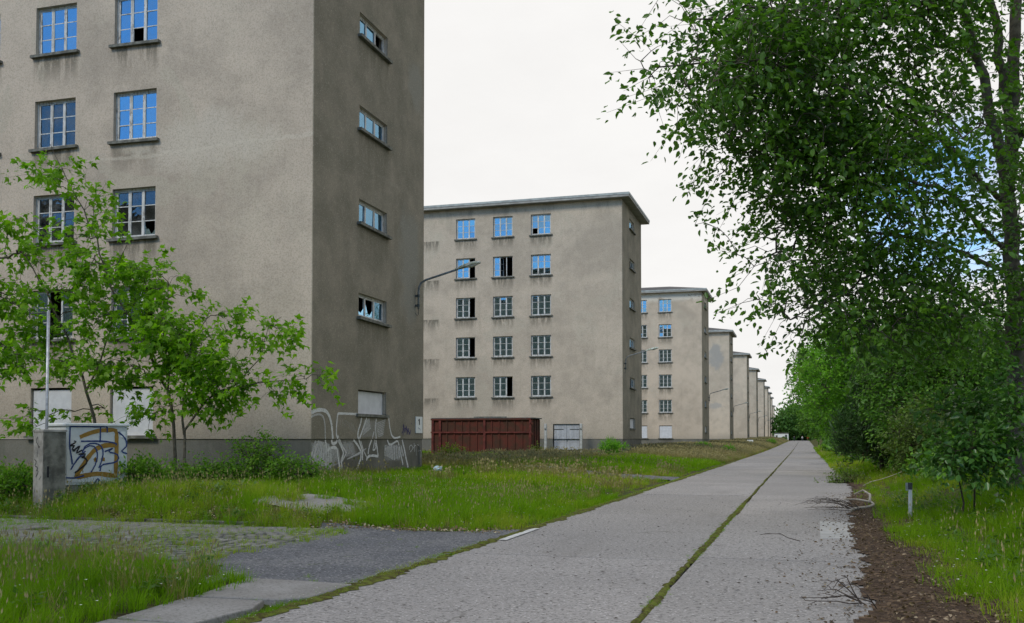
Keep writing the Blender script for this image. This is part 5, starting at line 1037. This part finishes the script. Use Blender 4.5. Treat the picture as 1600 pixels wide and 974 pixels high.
scatter('far_dry_grass', 'brown dry grass strip along the far blocks', P_[k], sc_[k], tone(x_[k], y_[k], .1), wdry); scatter('far_verge_grass', 'green grass tufts in the far dry strip', P_[~k], sc_[~k], tone(x_[~k], y_[~k], .1), wide)
# right bank
x_, y_ = candidates(1.2, 13, 6, 45, 46); lim = np.maximum(lit_edge(y_)+.36+.6*(vn(x_, y_, .9)-.4)+.0*y_, 1.25); dens = np.where(y_ > 25, .5, 1.)*sm(x_-lim, -.15, .55); k = g1.random(len(x_)) < dens*(.35+.65*sm(vn(x_, y_, .8), .22, .42)); x_, y_ = x_[k], y_[k]; zz = np.where(x_ < 1.9, rise(y_)+.04, zg(x_, y_)); tl = g1.random(len(x_)) < sm(x_, 1.5, 3.0)*.75+.12; P_ = np.stack([x_, y_, zz], 1)
scatter('bank_grass', 'long green grass covering the shaded right bank', P_[tl], .6+.5*g1.random(tl.sum()), tone(x_[tl], y_[tl], .12), tall); scatter('bank_lawn', 'shorter grass fringing the leaf mould on the right', P_[~tl], .8+.7*g1.random((~tl).sum()), tone(x_[~tl], y_[~tl], .3), lawn)
x_, y_ = candidates(1.55, 6, 45, 160, 9); P_ = np.stack([x_, y_, np.where(x_ < 2, rise(y_)+.02, zg(x_, y_))], 1); scatter('far_bank_grass', 'yellowing grass fringe below the wood further down the road', P_, .7+.6*g1.random(len(x_)), tone(x_, y_, .25), wide)

# ================================================================== FAR THINGS
def person(label, x, d, top, legs, y_off=0):
    p = at(x, HZ, d); o_z = rise(p[1]); me = bpy.data.meshes.new('person')
    V = [(0, 0, .92), (0, 0, 1.18), (0, 0, 1.42), (0, 0, 1.52), (0, .02, 1.66), (.2, 0, 1.40), (.27, .02, 1.12), (.25, .12, .88), (-.2, 0, 1.40), (-.27, -.02, 1.12), (-.25, .08, .88), (.1, 0, .88), (.11, .12, .48), (.11, .1, .05), (.11, .24, .03), (-.1, 0, .88), (-.11, -.1, .48), (-.11, -.2, .06), (-.11, -.06, .03)]
    E_ = [(0, 1), (1, 2), (2, 3), (3, 4), (2, 5), (5, 6), (6, 7), (2, 8), (8, 9), (9, 10), (0, 11), (11, 12), (12, 13), (13, 14), (0, 15), (15, 16), (16, 17), (17, 18)]
    rd = [.15, .14, .15, .055, .105, .07, .05, .04, .07, .05, .04, .09, .065, .05, .04, .09, .065, .05, .04]
    me.from_pydata(V, E_, []); m_, t_ = newmat('walker_clothing'); Zc = t_.xyz(t_.obj())[2]
    col = t_.mix(t_.m('GREATER_THAN', Zc, .92), legs, top); col = t_.mix(t_.m('GREATER_THAN', Zc, 1.5), col, (.45, .28, .2)); col = t_.mix(t_.m('GREATER_THAN', Zc, 1.70), col, (.05, .035, .02)); princ(t_, col, .9); me.materials.append(m_)
    o = link('person', me, None, (p[0], p[1], o_z), (0, 0, R(random.uniform(140, 220)))); tag(o, label, 'person', 'people at the far end of the road'); md = o.modifiers.new('skin', 'SKIN')
    for k, r_ in enumerate(rd): me.skin_vertices[0].data[k].radius = (r_, r_)
    me.skin_vertices[0].data[0].use_root = True; ms_ = o.modifiers.new('sub', 'SUBSURF'); ms_.levels = 1; ms_.render_levels = 1; return o
person('distant person in dark clothes walking at the left road edge', 1241, 330, (.05, .05, .06), (.04, .045, .06)); person('distant person in a pale top on the middle of the road', 1253.5, 330, (.5, .5, .48), (.06, .06, .08)); person('distant person in a red top at the right road edge', 1262, 335, (.42, .03, .03), (.1, .06, .05))
kq = at(1221, 684, 352); kz = float(zg(kq[0], kq[1])); ks = thing('white_hut', 'small white flat roofed hut at the far end of the row', 'hut', (kq[0], kq[1], kz))
MB().box((-2.4, 0, -.3), (2.4, 2.2, 2.5)).build('wall', M['signwhite'], ks); MB().box((-2.6, -.25, 2.505), (2.6, 2.4, 2.72)).build('roof', M['roof'], ks); MB().box((1.2, -.03, 0), (2.0, -.002, 2.0)).build('door', M['darkmetal'], ks); MB().box((-2.0, -.03, .9), (-1.3, -.002, 1.8)).build('window', M['darkmetal'], ks)
shrub('broom_bush', 'dark round bush in front of the far white hut', 1224, 335, 5.5, 3.0, 60, SL, .7, 9, L_dark, vb)
bxp = at(1172, 689, 165); bo = thing('distribution_box', 'small pale distribution box on the verge before the sixth block', 'box', (bxp[0], bxp[1], float(zg(bxp[0], bxp[1])))); MB().cbox((-.5, -.25, -.1), (.5, .25, 1.0), .04).build('body', M['signwhite'], bo); MB().box((-.44, -.27, .1), (.44, -.252, .9)).build('door', M['cabinet'], bo)
lp = at(684, 735, 33); ltr = thing('plastic_bag', 'crumpled pale blue plastic bag in the grass by the corner', 'bag', (lp[0], lp[1], float(zg(lp[0], lp[1]))+.2)); import bmesh
bm = bmesh.new(); bmesh.ops.create_icosphere(bm, subdivisions=2, radius=.16)
for v in bm.verts: v.co *= random.uniform(.65, 1.2); v.co.z *= .7
me = bpy.data.meshes.new('film'); bm.to_mesh(me); bm.free(); me.materials.append(simple('blue_film', (.42, .58, .68), .35, .2, 8)); link('film', me, ltr)
